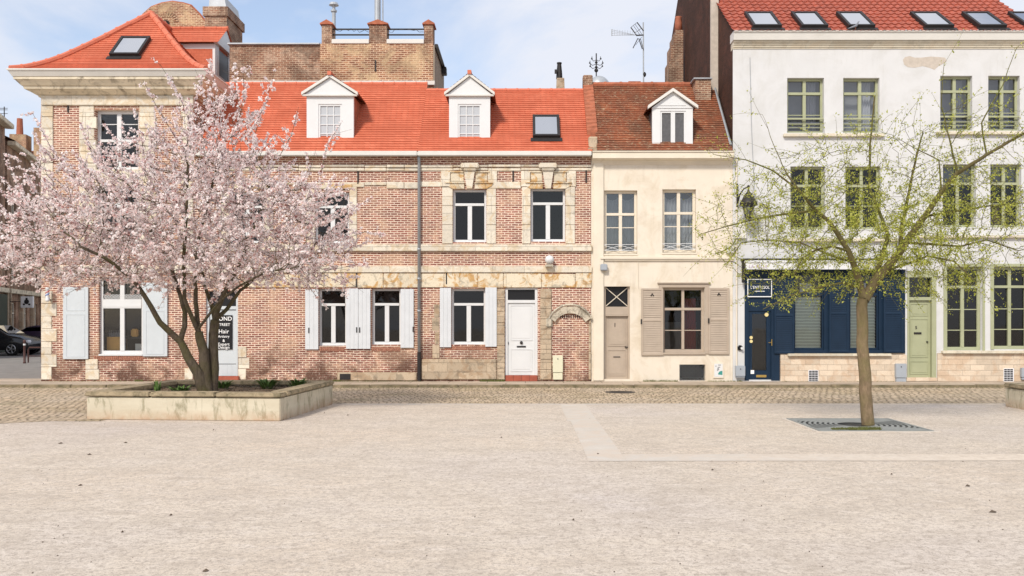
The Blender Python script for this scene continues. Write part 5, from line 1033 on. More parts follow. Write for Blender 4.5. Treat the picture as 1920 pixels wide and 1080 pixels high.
# small rooftop things behind
Yq = 31.0
sc_ = empty('rooftop_chimney', (X(1050, Yq), Yq, 6), 'small mossy stone chimney with tall dark pot behind the orange roof', 'chimney')
MB().add([(X(1038 - 4 + 0, Yq), Yq, 6), (X(1062 + 4, Yq), Yq, 6), (X(1066, Yq), Yq + .5, 6), (X(1034, Yq), Yq + .5, 6), (X(1044, Yq), Yq, Z(146, Yq)), (X(1058, Yq), Yq, Z(146, Yq)), (X(1058, Yq), Yq + .3, Z(146, Yq)), (X(1044, Yq), Yq + .3, Z(146, Yq))], [(0, 1, 5, 4), (1, 2, 6, 5), (2, 3, 7, 6), (3, 0, 4, 7), (4, 5, 6, 7)]).build('stack', 'stone_base', sc_)
MB().lathe([(.11, 0), (.10, .2), (.07, .5), (.085, .52), (.085, .56)], (X(1049, Yq), Yq + .15, Z(146, Yq)), 10).box(X(1040, Yq), X(1044, Yq), Yq, Yq + .1, Z(137, Yq), Z(130, Yq)).build('pot', 'iron', sc_)
Yd = 45.0
dm_ = empty('domed_turret', (X(1125, Yd), Yd, 0), 'grey metal dome with ornate iron finial far behind the brown tiled roof', 'turret')
rD_ = X(1146, Yd) - X(1124, Yd); zd = Z(168, Yd); cxd = X(1123, Yd)
MB().lathe([(rD_, -4), (rD_, 0)] + [(rD_ * math.cos(R(a_)), rD_ * math.sin(R(a_)) * 1.15) for a_ in range(10, 90, 10)] + [(.03, rD_ * 1.16)], (cxd, Yd, zd), 20).build('dome', 'zinc', dm_, smooth=True)
MB().lathe([(rD_ * .9, -14), (rD_ * .9, -4.1)], (cxd, Yd, zd), 12).build('drum', 'stone', dm_)
fi = MB(); tz = zd + rD_ * 1.15; cx_ = X(1118, Yd); fi.tube([(cx_, Yd, tz - .2), (cx_, Yd, Z(100, Yd))], .03, 6)
for zz, r_ in ((Z(132, Yd), .10), (Z(126, Yd), .07), (Z(117, Yd), .07)): blob(fi, (cx_, Yd, zz), (r_, r_, r_))
for sgn in (-1, 1):
    for z0_, r_ in ((Z(126, Yd), .30), (Z(120, Yd), .32), (Z(112, Yd), .22)): fi.tube([(cx_, Yd, z0_), (cx_ + sgn * r_ * .6, Yd, z0_ - .07), (cx_ + sgn * r_, Yd, z0_ + .04), (cx_ + sgn * r_ * .95, Yd, z0_ + .16)], .018, 4); blob(fi, (cx_ + sgn * r_, Yd, z0_ + .05), (.045, .045, .045), 6, 4)
fi.build('finial', 'iron', dm_)
hv = MB(); hv.box(X(1180, 29), X(1199, 29), 29, 29.4, 7, Z(156, 29)); hv.box(X(1178, 29), X(1201, 29), 28.95, 29.45, Z(156, 29), Z(153, 29)); hv.build('roof_vent', 'terracotta', label='low flat-capped vent stub behind the brown tiled ridge', cat='roof vent')
Yn = 28.6; an = empty('tv_antenna', (X(1206, Yn), Yn, zrD - .5), 'tall rooftop television antenna on a mast above the brown tiled roof', 'antenna')
MB().tube([(X(1207, Yn), Yn, zrD - .9), (X(1206, Yn), Yn, Z(42, Yn))], .02, 6).build('mast', 'pipe_grey', an)
t_ = MB(); hub = Vector((X(1202, Yn), Yn, Z(66, Yn)))
for dz in (-.09, -.03, .03, .09): t_.tube([hub + Vector((-.15, 0, 0)), (X(1147, Yn), Yn - .05, Z(62, Yn) + dz)], .006, 4)
for i in range(11): f_ = i / 10; x_ = X(1147 + (1196 - 1147) * f_, Yn); h_ = .10 * (1 - f_ * .6); t_.tube([(x_, Yn - .05, Z(62, Yn) - h_), (x_, Yn - .05, Z(62, Yn) + h_)], .007 if i else .022, 4)
t_.build('yagi_boom', 'pipe_grey', an)
t_ = MB()
for a_, b2, c2_, d2, r_ in ((1183, 51, 1193, 66, .02), (1188, 48, 1200, 66, .008), (1191, 45, 1203, 64, .008), (1195, 42, 1206, 58, .02), (1183, 51, 1195, 42, .008), (1190, 62, 1203, 53, .008), (1187, 90, 1196, 72, .018), (1192, 84, 1203, 70, .008), (1198, 72, 1204, 92, .018), (1201, 72, 1207, 96, .012), (1193, 66, 1206, 66, .025)): t_.tube([(X(a_, Yn), Yn + .02, Z(b2, Yn)), (X(c2_, Yn), Yn - .02, Z(d2, Yn))], r_, 4)
t_.build('reflector', 'iron', an); MB().lathe([(.02, -.07), (.05, -.02), (.05, .04), (.02, .08)], (X(1208.5, Yn), Yn, Z(140, Yn)), 8).build('amplifier_box', 'iron', an)

# ================================================================= SIDE STREET at the left
def street_house(root, Lx, H, roofh, mat, name_, floors, shop=None):
    """local frame: x along the facade (0..Lx), -y faces the street, z up"""
    ops = []; nb = max(2, int(Lx / 2.4))
    for fl in range(floors):
        for i in range(nb):
            cxl = Lx * (i + .5) / nb; z0 = .9 + fl * 3.2 if fl else .7; ops.append((cxl - .5, cxl + .5, z0, z0 + 1.8 if fl else 2.7))
    wb = wall(0, Lx, 0, H, 0, ops, .2); wb.quad((0, 0, 0), (0, 8, 0), (0, 8, H), (0, 0, H)); wb.quad((Lx, 0, 0), (Lx, 8, 0), (Lx, 8, H), (Lx, 0, H)); wb.prism([(0, H), (4, H + roofh), (8, H)], 0, .1, 'x'); wb.prism([(0, H), (4, H + roofh), (8, H)], Lx - .1, Lx, 'x'); wb.build('wall', mat, root)
    room(root, .1, Lx - .1, 0, H - .1, .25, 2)
    for o_ in ops: window(root, o_, 'cream_trim', .1, .07, 2, transom=.3)
    rf = MB(); tile_sheet(rf, lambda t: (-.1, -.4 + 4.4 * t, H + (roofh) * t), lambda t: (Lx + .1, -.4 + 4.4 * t, H + roofh * t), 14); rf.quad((-.1, 4, H + roofh), (Lx + .1, 4, H + roofh), (Lx + .1, 8.4, H), (-.1, 8.4, H)); rf.build('roof', 'tile_d', root)
    c_ = MB(); c_.box(-.05, Lx + .05, -.45, .0, H - .25, H + .0, .03); MB().box(-.02, Lx + .02, -.22, 0, 3.2, 3.45, .02).build('string_course', 'cornice', root)
    for i in range(nb + 1): MB().box(Lx * i / nb - .18 if i else 0, Lx * i / nb + .18 if i < nb else Lx, -.2, -.001, 0, 3.19, .02).build('pilaster', 'stone_base', root)
    c_.build('cornice', 'cornice', root)
    if shop: MB().box(.02, Lx - .02, -.16, -.10, .0, 3.1).build('shopfront', shop, root)
ang = math.atan2(9, -2.75)
r1 = empty('street_house', (-25.0, 38.6, 0), 'dark-roofed brick house at the far left edge of the side street', 'house', rz=ang)
street_house(r1, 11.6, 12.4, 2.2, 'brick_sooty', 'a', 3, 'dark_shop')
c3 = MB(); c3.box(4, 5, 2, 2.8, 12.5, 15); ORG[r1] = Vector((0, 0, 0)); c3.build('chimney', 'brick_sooty', r1)
r2 = empty('street_house', (-28.55, 50.2, 0), 'sooty brick house farther along the side street, partly hidden by the brick corner', 'house', rz=ang); street_house(r2, 8.5, 11.6, 2.2, 'brick_sooty', 'b', 3)
r3 = empty('street_house', (-36.5, 62, 0), 'pale house closing the side street, with two brick chimneys topped by red pots', 'house', rz=R(8)); street_house(r3, 16, 11.6, 2.4, 'stone_clean', 'c', 3)
for i, xx in enumerate((.5, 2.1)):
    c3 = MB(); c3.box(xx, xx + 1.1, 2.0, 3.0, 11.5, 14.8 + i * .5); k_ = c3.build('chimney', 'brick_old', r3); MB().lathe([(.24, 0), (.19, 1.2)], (xx + .5, 2.5, 14.8 + i * .5), 10).build('chimney_pot', 'terracotta', k_)
gs = empty('shop_sign', (-26.6, 44.4, 3.3), 'dark green shop fascia sign with pale lettering on the brick street house', 'sign'); ORG[gs] = Vector((0, 0, 0)); gs.rotation_euler = (0, 0, ang)
MB().box(0, 2.8, -.12, -.02, 0, .5, .02).build('fascia', 'green_sign', gs); mb = MB(); [mb.box(.4 + i * .32, .4 + i * .32 + .2, -.13, -.12, .15, .37) for i in range(6)]; mb.build('lettering', 'curtain_w', gs)
ps = empty('projecting_sign', (X(50, 48), 48, Z(569, 48)), 'square white projecting shop sign with a dark emblem in the side street', 'sign'); q0 = Vector((X(50, 48), 48, Z(577, 48)))
MB().box(q0.x - .32, q0.x + .32, 48, 48.12, q0.z, q0.z + .6, .01).build('box', 'lettering', ps); mb = MB(); blob(mb, (q0.x, 47.99, q0.z + .32), (.13, .02, .13)); [mb.box(q0.x + a_ - .05, q0.x + a_ + .05, 47.98, 48, q0.z + b2, q0.z + b2 + .08) for a_, b2 in ((-.14, .14), (.14, .14), (0, .44))]; mb.build('emblem', 'iron', ps); MB().box(q0.x - .9, q0.x - .32, 48.02, 48.07, q0.z + .3, q0.z + .34).build('bracket', 'iron', ps)
sa = empty('tv_antenna', (X(8, 55), 55, Z(262, 55)), 'thin antenna mast on the dark roof at the far left', 'antenna'); ax = X(8, 55); mb = MB(); mb.tube([(ax, 55, 11), (ax, 55, Z(200, 55))], .03, 4); mb.build('mast', 'iron', sa); mb = MB(); [mb.tube([(ax - .45, 55, Z(p_, 55)), (ax + .2, 55, Z(p_, 55))], .02, 4) for p_ in (213, 203, 206)]; mb.build('element', 'iron', sa)
def car(name, label, x, y, mat, L_=4.3, rz=0):
    c = empty(name, (x, y, -.02), label, 'car', 'cars parked in the side street', rz=rz if rz else 1e-5)
    prof = [(-2.15, .35), (-2.12, .75), (-1.95, .92), (-1.6, .98), (-.95, 1.38), (-.5, 1.46), (.4, 1.45), (1.15, 1.02), (1.8, .9), (2.1, .72), (2.15, .45), (2.05, .28), (-2.05, .25)]
    bm = bmesh.new(); rows = []
    for yy, k in ((-.88, .9), (-.80, 1), (.80, 1), (.88, .9)):
        rows.append([bm.verts.new((px, yy * (0.86 if pz > 1.1 else 1), .55 + (pz - .55) * k)) for px, pz in prof])
    n = len(prof)
    for a_, b2 in zip(rows, rows[1:]):
        for i in range(n): bm.faces.new((a_[i], a_[(i + 1) % n], b2[(i + 1) % n], b2[i]))
    bm.faces.new(rows[0][::-1]); bm.faces.new(rows[-1]); bmesh.ops.recalc_face_normals(bm, faces=bm.faces); bmesh.ops.bevel(bm, geom=bm.edges[:], offset=.03, segments=2, affect='EDGES')
    bm.verts.index_update(); mb = MB(); mb.add([v.co[:] for v in bm.verts], [[v.index for v in f.verts] for f in bm.faces]); bm.free(); mb.build('body', mat, c, smooth=True)
    for sy in (-1, 1):
        g = MB(); yy = sy * .80; g.prism([(-1.35, 1.03), (-.9, 1.34), (-.15, 1.38), (-.15, 1.02)], yy - .015, yy + .015); g.prism([(-.08, 1.02), (-.08, 1.38), (.4, 1.36), (.95, 1.02)], yy - .015, yy + .015); g.build('side_window', 'glass_car', c)
        for wx in (-1.35, 1.35):
            wm = MB(); yo = sy * .80
            ring = [(.31, -.1), (.33, -.07), (.33, .07), (.31, .1)]
            vs = []; 
            for r_, o2 in [(.02, -.1)] + ring + [(.02, .1)]:
                for k in range(20): vs.append((wx + r_ * math.cos(k * math.pi / 10), yo + o2, .33 + r_ * math.sin(k * math.pi / 10)))
            wm.add(vs, [(i * 20 + k, i * 20 + (k + 1) % 20, (i + 1) * 20 + (k + 1) % 20, (i + 1) * 20 + k) for i in range(5) for k in range(20)]); wo = wm.build('wheel', 'tyre', c, smooth=False)
            rm = MB(); 
            for k in range(5): a_ = k * math.pi * .4; rm.tube([(wx, yo + sy * .11, .33), (wx + .2 * math.cos(a_), yo + sy * .11, .33 + .2 * math.sin(a_))], .03, 5)
            rm.tube([(wx + .21 * math.cos(k * math.pi / 8), yo + sy * .105, .33 + .21 * math.sin(k * math.pi / 8)) for k in range(17)], .018, 5); rm.build('rim', 'rim', wo)
    ws = MB(); ws.add([(.45, -.62, 1.44), (.45, .62, 1.44), (1.1, .7, 1.06), (1.1, -.7, 1.06)], [(0, 1, 2, 3)]); ws.v = [(a_ + .02, b2, c2_ + .025) for a_, b2, c2_ in ws.v]; ws.build('windscreen', 'glass_car', c)
    for sy in (-1, 1): MB().box(1.98, 2.16, sy * .72 - .16, sy * .72 + .16, .62, .76, .03).build('headlight', 'curtain_w', c)
    return c
car('parked_car', 'black car parked at the left edge of the side street, front wheel showing', X(23, 44.2) - 1.35, 44.2 + .8, 'car_black')
car('parked_car', 'dark plum car parked behind the black car beside the brick corner', X(83, 47), 47.8, 'car_purple')
bo = empty('bollard', (X(46, 36.5), 36.5, -.02), 'slim brown street bollard with pale reflective ring at the side street corner', 'bollard'); MB().lathe([(.06, 0), (.055, .05), (.045, .06), (.045, .82), (.06, .85), (.05, .92), (.02, .95)], (X(46, 36.5), 36.5, -.02), 10).build('post', 'bollard_brown', bo, smooth=True); MB().lathe([(.05, .72), (.05, .79)], (X(46, 36.5), 36.5, -.02), 10).build('ring', 'white', bo)
gr_ = MB(); gr_.tube([(X(53, 37), 37, -.02), (X(53, 37), 37, .5), (X(55, 37), 37, .6), (X(76, 37), 37, .6), (X(78, 37), 37, .5), (X(78, 37), 37, -.02)], .03, 6); gr_.tube([(X(53, 37), 37, .25), (X(78, 37), 37, .25)], .02, 6); gr_.build('hoop_barrier', 'bollard_brown', label='low brown metal hoop barrier beside the bollard', cat='barrier')

# ================================================================= PLANTERS
def planter(name, label, x0, x1, y0, y1, h, soil=True):
    p = empty(name, ((x0 + x1) / 2, (y0 + y1) / 2, G), label, 'planter'); t = .30; z1 = G + h
    mb = MB(); mb.box(x0, x1, y0, y0 + .2, G, z1 - .1, .012); mb.box(x0, x1, y1 - .2, y1, G, z1 - .1, .012); mb.box(x0, x0 + .2, y0 + .2, y1 - .2, G, z1 - .1); mb.box(x1 - .2, x1, y0 + .2, y1 - .2, G, z1 - .1); mb.build('wall', 'concrete', p)
    mb = MB(); e = .03; n = 3
    for i in range(n): mb.box(x0 - e + (x1 - x0 + 2 * e) * i / n + .004, x0 - e + (x1 - x0 + 2 * e) * (i + 1) / n - .004, y0 - e, y0 + t, z1 - .085, z1 + random.uniform(-.006, .006), .02); mb.box(x0 - e + (x1 - x0 + 2 * e) * i / n + .004, x0 - e + (x1 - x0 + 2 * e) * (i + 1) / n - .004, y1 - t, y1 + e, z1 - .085, z1 + random.uniform(-.006, .006), .02)
    mb.box(x0 - e, x0 + t, y0 + t + .004, y1 - t - .004, z1 - .085, z1, .02); mb.box(x1 - t, x1 + e, y0 + t + .004, y1 - t - .004, z1 - .085, z1 + .002, .02); mb.build('coping', 'coping', p)
    vs, fs = [], []; N = 26
    for j in range(N + 1):
        for i in range(N + 1):
            xx = x0 + .2 + (x1 - x0 - .4) * i / N; yy = y0 + .2 + (y1 - y0 - .4) * j / N; vs.append((xx, yy, z1 - .12 + .05 * noise.noise(Vector((xx * 1.5, yy * 1.5, 0))) + .03 * noise.noise(Vector((xx * 7, yy * 7, 0)))))
    fs = [(j * (N + 1) + i, j * (N + 1) + i + 1, (j + 1) * (N + 1) + i + 1, (j + 1) * (N + 1) + i) for j in range(N) for i in range(N)]
    MB().add(vs, fs).build('soil', 'soil', p, smooth=True); return p
PL = planter('planter', 'large low square concrete planter holding the blossoming tree', -7.75, -4.20, 16.2, 19.45, .50); PL.rotation_euler.z = R(-4.3)
planter('planter', 'concrete planter corner at the right edge of the square', X(1885, YG(762)), X(1885, YG(762)) + 3.5, YG(762) - 3.4, YG(762), .485)
def tuft(name, label, cx, cy, cz, n, h, spread, lw=.012, seed=0, cat='weed', group=None, mat='weed'):
    r = random.Random(seed); mb = MB()
    for _ in range(n):
        a = r.uniform(0, 6.28); b = r.uniform(0, spread * .35); bx, by = cx + b * math.cos(a), cy + b * math.sin(a); hh = h * r.uniform(.5, 1); dx, dy = spread * math.cos(a) * r.uniform(.3, 1), spread * math.sin(a) * r.uniform(.3, 1); px, py = -math.sin(a) * lw, math.cos(a) * lw
        mb.add([(bx - px, by - py, cz - .03), (bx + px, by + py, cz - .03), (bx + dx * .5 + px * 1.6, by + dy * .5 + py * 1.6, cz + hh * .75), (bx + dx * .5 - px * 1.6, by + dy * .5 - py * 1.6, cz + hh * .75), (bx + dx, by + dy, cz + hh)], [(0, 1, 2, 3), (3, 2, 4)])
    return mb.build(name, mat, label=label, cat=cat, group=group)
zs_ = G + .50 - .1
tuft('weed_tuft', 'upright narrow green weed near the left inner edge of the planter', X(295, 16.6), 16.6, zs_, 16, .32, .10, .012, 1, group='weeds growing in the planter')
tuft('weed_tuft', 'bushy bright green weed left of the blossoming tree trunk', X(338, 16.7), 16.7, zs_, 70, .20, .22, .018, 2, group='weeds growing in the planter')
tuft('weed_tuft', 'dark green tuft behind the trunk at the back of the planter', X(418, 18.4), 18.4, zs_, 60, .18, .28, .012, 3, group='weeds growing in the planter')
tuft('weed_tuft', 'dark green tuft midway along the back of the planter', X(500, 18.6), 18.6, zs_, 80, .2, .35, .012, 4, group='weeds growing in the planter')
tuft('weed_tuft', 'dark green tuft near the back right corner of the planter', X(558, 18.7), 18.7, zs_, 60, .2, .3, .012, 5, group='weeds growing in the planter')
# debris in the soil and on the square
db_ = MB(); r = random.Random(11)
for _ in range(900):
    x_, y_ = r.uniform(-7.4, -4.5), r.uniform(16.4, 19.0); a_ = r.uniform(0, 6.28); l_ = r.uniform(.012, .035); z_ = zs_ + r.uniform(.0, .05); dx, dy = l_ * math.cos(a_), l_ * math.sin(a_)
    db_.add([(x_ - dx, y_ - dy, z_), (x_ + dy * .6, y_ - dx * .6, z_ + r.uniform(-.01, .02)), (x_ + dx, y_ + dy, z_ + r.uniform(0, .02)), (x_ - dy * .6, y_ + dx * .6, z_)], [(0, 1, 2, 3)])
db_.build('leaf_litter', 'litter', kind='stuff')
db_ = MB()
for px_, py_, w2 in ((167, 853, .10), (235, 831, .10), (113, 832, .13), (1121, 852, .06), (400, 807, .05), (652, 779, .07), (608, 775, .05), (385, 1072, .08), (1075, 976, .04), (1672, 890, .05), (1815, 912, .10), (1862, 961, .13), (1336, 882, .06), (229, 999, .04), (150, 911, .08), (320, 967, .05), (940, 821, .05)):
    w2 *= .62; yy = YG(py_); xx = X(px_, yy); a_ = r.uniform(0, 3); db_.add([(xx - w2 / 2, yy, G + .003), (xx + w2 * .1, yy - w2 * .3, G + .004), (xx + w2 / 2, yy + .01, G + .006), (xx, yy + w2 * .3, G + .02)], [(0, 1, 2, 3)])
for _ in range(260):
    yy = 3.2 + 16 * r.random() ** 1.6; xx = r.uniform(-.62, .62) * yy; w2 = r.uniform(.003, .009); db_.add([(xx - w2, yy, G + .002), (xx, yy - w2, G + .002), (xx + w2, yy, G + .004), (xx, yy + w2, G + .006 + w2 * .5)], [(0, 1, 2, 3)])
db_.build('ground_litter', 'litter', kind='stuff')
# grass along wall feet and in the tree grate
gs_ = MB(); r = random.Random(5)
def blades(mb, x0, x1, y0, y1, z, n, h):
    for _ in range(n):
        x_, y_ = r.uniform(x0, x1), r.uniform(y0, y1); hh = h * r.uniform(.3, 1); dx = r.uniform(-.03, .03); mb.add([(x_ - .005, y_, z), (x_ + .005, y_, z), (x_ + dx, y_ + r.uniform(-.03, .03), z + hh)], [(0, 1, 2)])
for a_, b2, n, h in ((900, 946, 260, .09), (1205, 1270, 260, .07), (560, 640, 120, .07), (620, 640, 60, .08), (1060, 1100, 60, .03), (1325, 1390, 160, .05), (1460, 1700, 150, .03), (90, 300, 160, .04), (255, 270, 60, .09), (640, 790, 160, .04)): blades(gs_, X(a_), X(b2), Y0 - .14, Y0 - .03, 0, n, h)
blades(gs_, -13, 13, 24.0 - .1, 24.0 - .02, G, 900, .045); gs_.build('wall_foot_grass', 'moss', kind='stuff')
gs_ = MB(); yg = YG(807); [blades(gs_, X(a_, yg), X(b2, yg), yg - d_, yg + .10, G + .004, n_, h_) for a_, b2, d_, n_, h_ in ((1562, 1600, .03, 500, .05), (1590, 1625, .09, 600, .06), (1615, 1652, .05, 400, .07), (1560, 1650, .02, 300, .04))]; gs_.build('grate_grass', 'moss', kind='stuff')

# tree grate
gx, gy, gr2 = 5.62, YG(797), .92
tg = empty('tree_grate', (gx, gy, G), 'square grey iron tree grate with curved slots around the young tree', 'tree grate')
N = 48; mb = MB(); z = G + .012; fb_ = MB(); e_ = gr2 + .07
for q_ in ((gx - e_, gx + e_, gy - e_, gy - gr2 - .002), (gx - e_, gx + e_, gy + gr2 + .002, gy + e_), (gx - e_, gx - gr2 - .002, gy - gr2, gy + gr2), (gx + gr2 + .002, gx + e_, gy - gr2, gy + gr2)): fb_.box(*q_, G - .02, G + .009)
fb_.build('concrete_surround', 'paving', tg)
MB().box(gx - gr2 + .03, gx + gr2 - .03, gy - gr2 + .03, gy + gr2 - .03, G + .001, G + .004).build('pit', 'black', tg)
# frame + solid sectors front/back, ring bars left/right
mb.box(gx - gr2, gx + gr2, gy - gr2, gy - gr2 + .05, G, z + .006); mb.box(gx - gr2, gx + gr2, gy + gr2 - .05, gy + gr2, G, z + .006); mb.box(gx - gr2, gx - gr2 + .05, gy - gr2 + .05, gy + gr2 - .05, G, z + .006); mb.box(gx + gr2 - .05, gx + gr2, gy - gr2 + .05, gy + gr2 - .05, G, z + .006)
rin = .30; lim = gr2 - .05
def edge_r(a): return lim / max(abs(math.cos(a)), abs(math.sin(a)))
A0 = R(34)
for c0 in (R(90), R(270)):
    n = 24; half = math.pi / 2 - A0
    for i in range(n):
        a, b = c0 - half + 2 * half * i / n, c0 - half + 2 * half * (i + 1) / n; mb.quad((gx + rin * math.cos(a), gy + rin * math.sin(a), z), (gx + edge_r(a) * math.cos(a), gy + edge_r(a) * math.sin(a), z), (gx + edge_r(b) * math.cos(b), gy + edge_r(b) * math.sin(b), z), (gx + rin * math.cos(b), gy + rin * math.sin(b), z))
rg = rin
while rg < 1.3:
    for c0 in (0, math.pi):
        n = 20
        for i in range(n):
            a, b = c0 - A0 + 2 * A0 * i / n, c0 - A0 + 2 * A0 * (i + 1) / n; r0a, r1a = min(rg, edge_r(a)), min(rg + .048, edge_r(a)); r0b, r1b = min(rg, edge_r(b)), min(rg + .048, edge_r(b))
            if r1a - r0a < .003 and r1b - r0b < .003: continue
            mb.quad((gx + r0a * math.cos(a), gy + r0a * math.sin(a), z), (gx + r1a * math.cos(a), gy + r1a * math.sin(a), z), (gx + r1b * math.cos(b), gy + r1b * math.sin(b), z), (gx + r0b * math.cos(b), gy + r0b * math.sin(b), z))
    rg += .086
mb.build('grate_plate', 'grate', tg)
mh = MB(); mh.lathe([(.38, 0), (.38, .004)], (X(1163, 22.5), 22.5, G + .004), 20); mh.build('drain_cover', 'iron', label='round dark iron cover set in the cobbled street', cat='drain cover')

# ================================================================= TREES
def grow(stems, attract, step, kill, infl, iters, seed, up=.0):
    """space colonisation from polyline stems; returns nodes, parents, stem radii floor"""
    r = random.Random(seed); nodes, par, minr = [], [], []
    for pts, rads, pidx in stems:
        prev = pidx
        for (a, ra), (b, rb) in zip(zip(pts, rads), zip(pts[1:], rads[1:])):
            a, b = Vector(a), Vector(b); n = max(1, int((b - a).length / step))
            if prev is None: nodes.append(a); par.append(-1); minr.append(ra); prev = len(nodes) - 1
            for i in range(1, n + 1):
                t = i / n; nodes.append(a.lerp(b, t) + Vector((r.uniform(-1, 1), r.uniform(-1, 1), 0)) * step * .06); par.append(prev if prev >= 0 else -1); minr.append(ra + (rb - ra) * t); prev = len(nodes) - 1
    att = [Vector(p) for p in attract]; grown = 0
    for it in range(iters):
        kd = KDTree(len(nodes)); [kd.insert(p, i) for i, p in enumerate(nodes)]; kd.balance(); pull = {}; keep = []
        for p in att:
            co, i, d = kd.find(p)
            if d < kill: continue
            keep.append(p)
            if d < infl: pull.setdefault(i, Vector()); pull[i] += (p - co).normalized()
        att = keep
        if not pull: break
        for i, v in pull.items():
            v = v.normalized() + Vector((r.uniform(-1, 1), r.uniform(-1, 1), r.uniform(-1, 1))) * .28 + Vector((0, 0, up)); v.normalize()
            nodes.append(nodes[i] + v * step); par.append(i); minr.append(0)
        if len(nodes) > 16000: break
    return nodes, par, minr
def thicken(nodes, par, minr, tip, expo):
    n = len(nodes); acc = [0.0] * n; ch = [[] for _ in range(n)]
    for i in range(n - 1, -1, -1):
        if acc[i] == 0: acc[i] = tip ** expo
        if par[i] >= 0: acc[par[i]] += acc[i]; ch[par[i]].append(i)
    rad = [a ** (1 / expo) for a in acc]; rad = [m if m else min(r_, .020) for r_, m in zip(rad, minr)]
    for i in range(n):
        if par[i] >= 0: rad[i] = min(rad[i], rad[par[i]])
    return rad, ch
def chains(nodes, par, rad, ch):
    out = []; starts = [i for i, p in enumerate(par) if p < 0]; stack = [(s_, None) for s_ in starts]
    while stack:
        i, p = stack.pop(); c = [p, i] if p is not None else [i]
        while ch[i]:
            k = max(ch[i], key=lambda j: rad[j]); [stack.append((j, i)) for j in ch[i] if j != k]; c.append(k); i = k
        out.append(c)
    return out
def mesh_np(name, V, nper, mat, parent, label=None):
    """V: (N, nper, 3) world coords -> N polygons"""
    V = V - np.array(ORG[parent]); N = V.shape[0]; me = bpy.data.meshes.new(name); me.vertices.add(N * nper); me.vertices.foreach_set('co', V.reshape(-1).astype(np.float32))
    me.loops.add(N * nper); me.loops.foreach_set('vertex_index', np.arange(N * nper, dtype=np.int32)); me.polygons.add(N); me.polygons.foreach_set('loop_start', np.arange(0, N * nper, nper, dtype=np.int32)); me.polygons.foreach_set('loop_total', np.full(N, nper, dtype=np.int32)); me.update(calc_edges=True)
    me.materials.append(M[mat]); o = bpy.data.objects.new(name, me); COL.objects.link(o); o.parent = parent; ORG[o] = ORG[parent].copy()
    if label: o['label'] = label
    return o
def rand_frames(n):
    a = rng.normal(size=(n, 3)); a /= np.linalg.norm(a, axis=1, keepdims=True); b = rng.normal(size=(n, 3)); b -= a * (a * b).sum(1, keepdims=True); b /= np.linalg.norm(b, axis=1, keepdims=True); return a, b
def W(px, py, Y): return (X(px, Y), Y, Z(py, Y))

# ---- blossoming tree
CB = W(385, 731, 17.2); CT = empty('blossom_tree', (CB[0], CB[1], CB[2] - .02), 'multi-stemmed tree covered in pale pink blossom growing in the large concrete planter', 'tree')
S = []
KR = .76
def st(pts, r0, r1): n = len(pts); r0 *= KR; r1 *= KR; S.append(([W(*p) for p in pts], [r0 + (r1 - r0) * i / (n - 1) for i in range(n)], None))
st([(383, 738, 17.2), (372, 700, 17.15), (352, 668, 17.1), (338, 640, 17.05)], .15, .085)
st([(338, 640, 17.05), (318, 622, 16.95), (300, 605, 16.85), (283, 575, 16.7), (270, 552, 16.6), (245, 520, 16.4), (200, 485, 16.1), (150, 462, 15.8)], .085, .03)
st([(338, 640, 17.05), (346, 612, 17.2), (346, 585, 17.3), (336, 550, 17.5), (320, 500, 17.8), (290, 440, 18.1), (240, 390, 18.4)], .07, .03)
st([(388, 738, 17.25), (384, 700, 17.25), (382, 660, 17.25), (372, 622, 17.2)], .16, .10)
st([(372, 622, 17.2), (358, 590, 17.1), (346, 560, 17.0), (345, 480, 16.9), (350, 400, 16.9), (352, 310, 16.9)], .06, .028)
st([(372, 622, 17.2), (368, 580, 17.35), (366, 530, 17.5), (372, 450, 17.8), (395, 360, 18.0), (420, 260, 18.1)], .065, .025)
st([(370, 620, 17.2), (392, 590, 17.0), (415, 562, 16.8), (450, 535, 16.6), (500, 510, 16.3), (560, 500, 16.0)], .04, .02)
st([(398, 738, 17.35), (401, 690, 17.4), (400, 640, 17.4), (403, 600, 17.4)], .14, .11)
st([(403, 600, 17.4), (396, 570, 17.5), (385, 540, 17.6), (378, 500, 18.0), (330, 420, 18.6)], .06, .025)
st([(403, 600, 17.4), (412, 570, 17.3), (425, 540, 17.2), (450, 490, 17.2), (480, 420, 17.3), (505, 350, 17.4)], .075, .025)
st([(405, 598, 17.4), (425, 580, 17.6), (450, 545, 17.9), (510, 500, 18.2), (580, 470, 18.4)], .06, .02)
ell = [((330, 430, 17.2), (2.9, 1.9, 1.1), .85), ((365, 335, 17.2), (1.85, 1.5, 1.0), .8), ((170, 440, 17.0), (1.75, 1.5, 1.1), .6), ((560, 430, 17.2), (1.1, 1.3, 1.1), .45), ((40, 460, 17.0), (.9, 1.0, .9), .34), ((405, 235, 17.2), (1.0, .8, .6), .26), ((350, 505, 17.2), (2.9, 1.6, .42), .8), ((590, 500, 17.2), (.7, 1.0, .5), .4), ((110, 330, 17.0), (.8, .9, .55), .2)]
att = []
for (p, q_, w_) in ell:
    c = np.array(W(*p)); n = int(1600 * w_ * q_[0] * q_[2] / 3.3); d = rng.normal(size=(n, 3)); d /= np.linalg.norm(d, axis=1, keepdims=True); d *= (rng.random((n, 1)) ** .42); att.append(c + d * np.array(q_))
att = np.concatenate(att); att = att[att[:, 2] > Z(563, 17.0)]
nodes, par, minr = grow(S, att, .13, .17, 1.1, 70, 3, .03)
rad, ch = thicken(nodes, par, minr, .0046, 2.9)
tm, bmsh = MB(), MB()
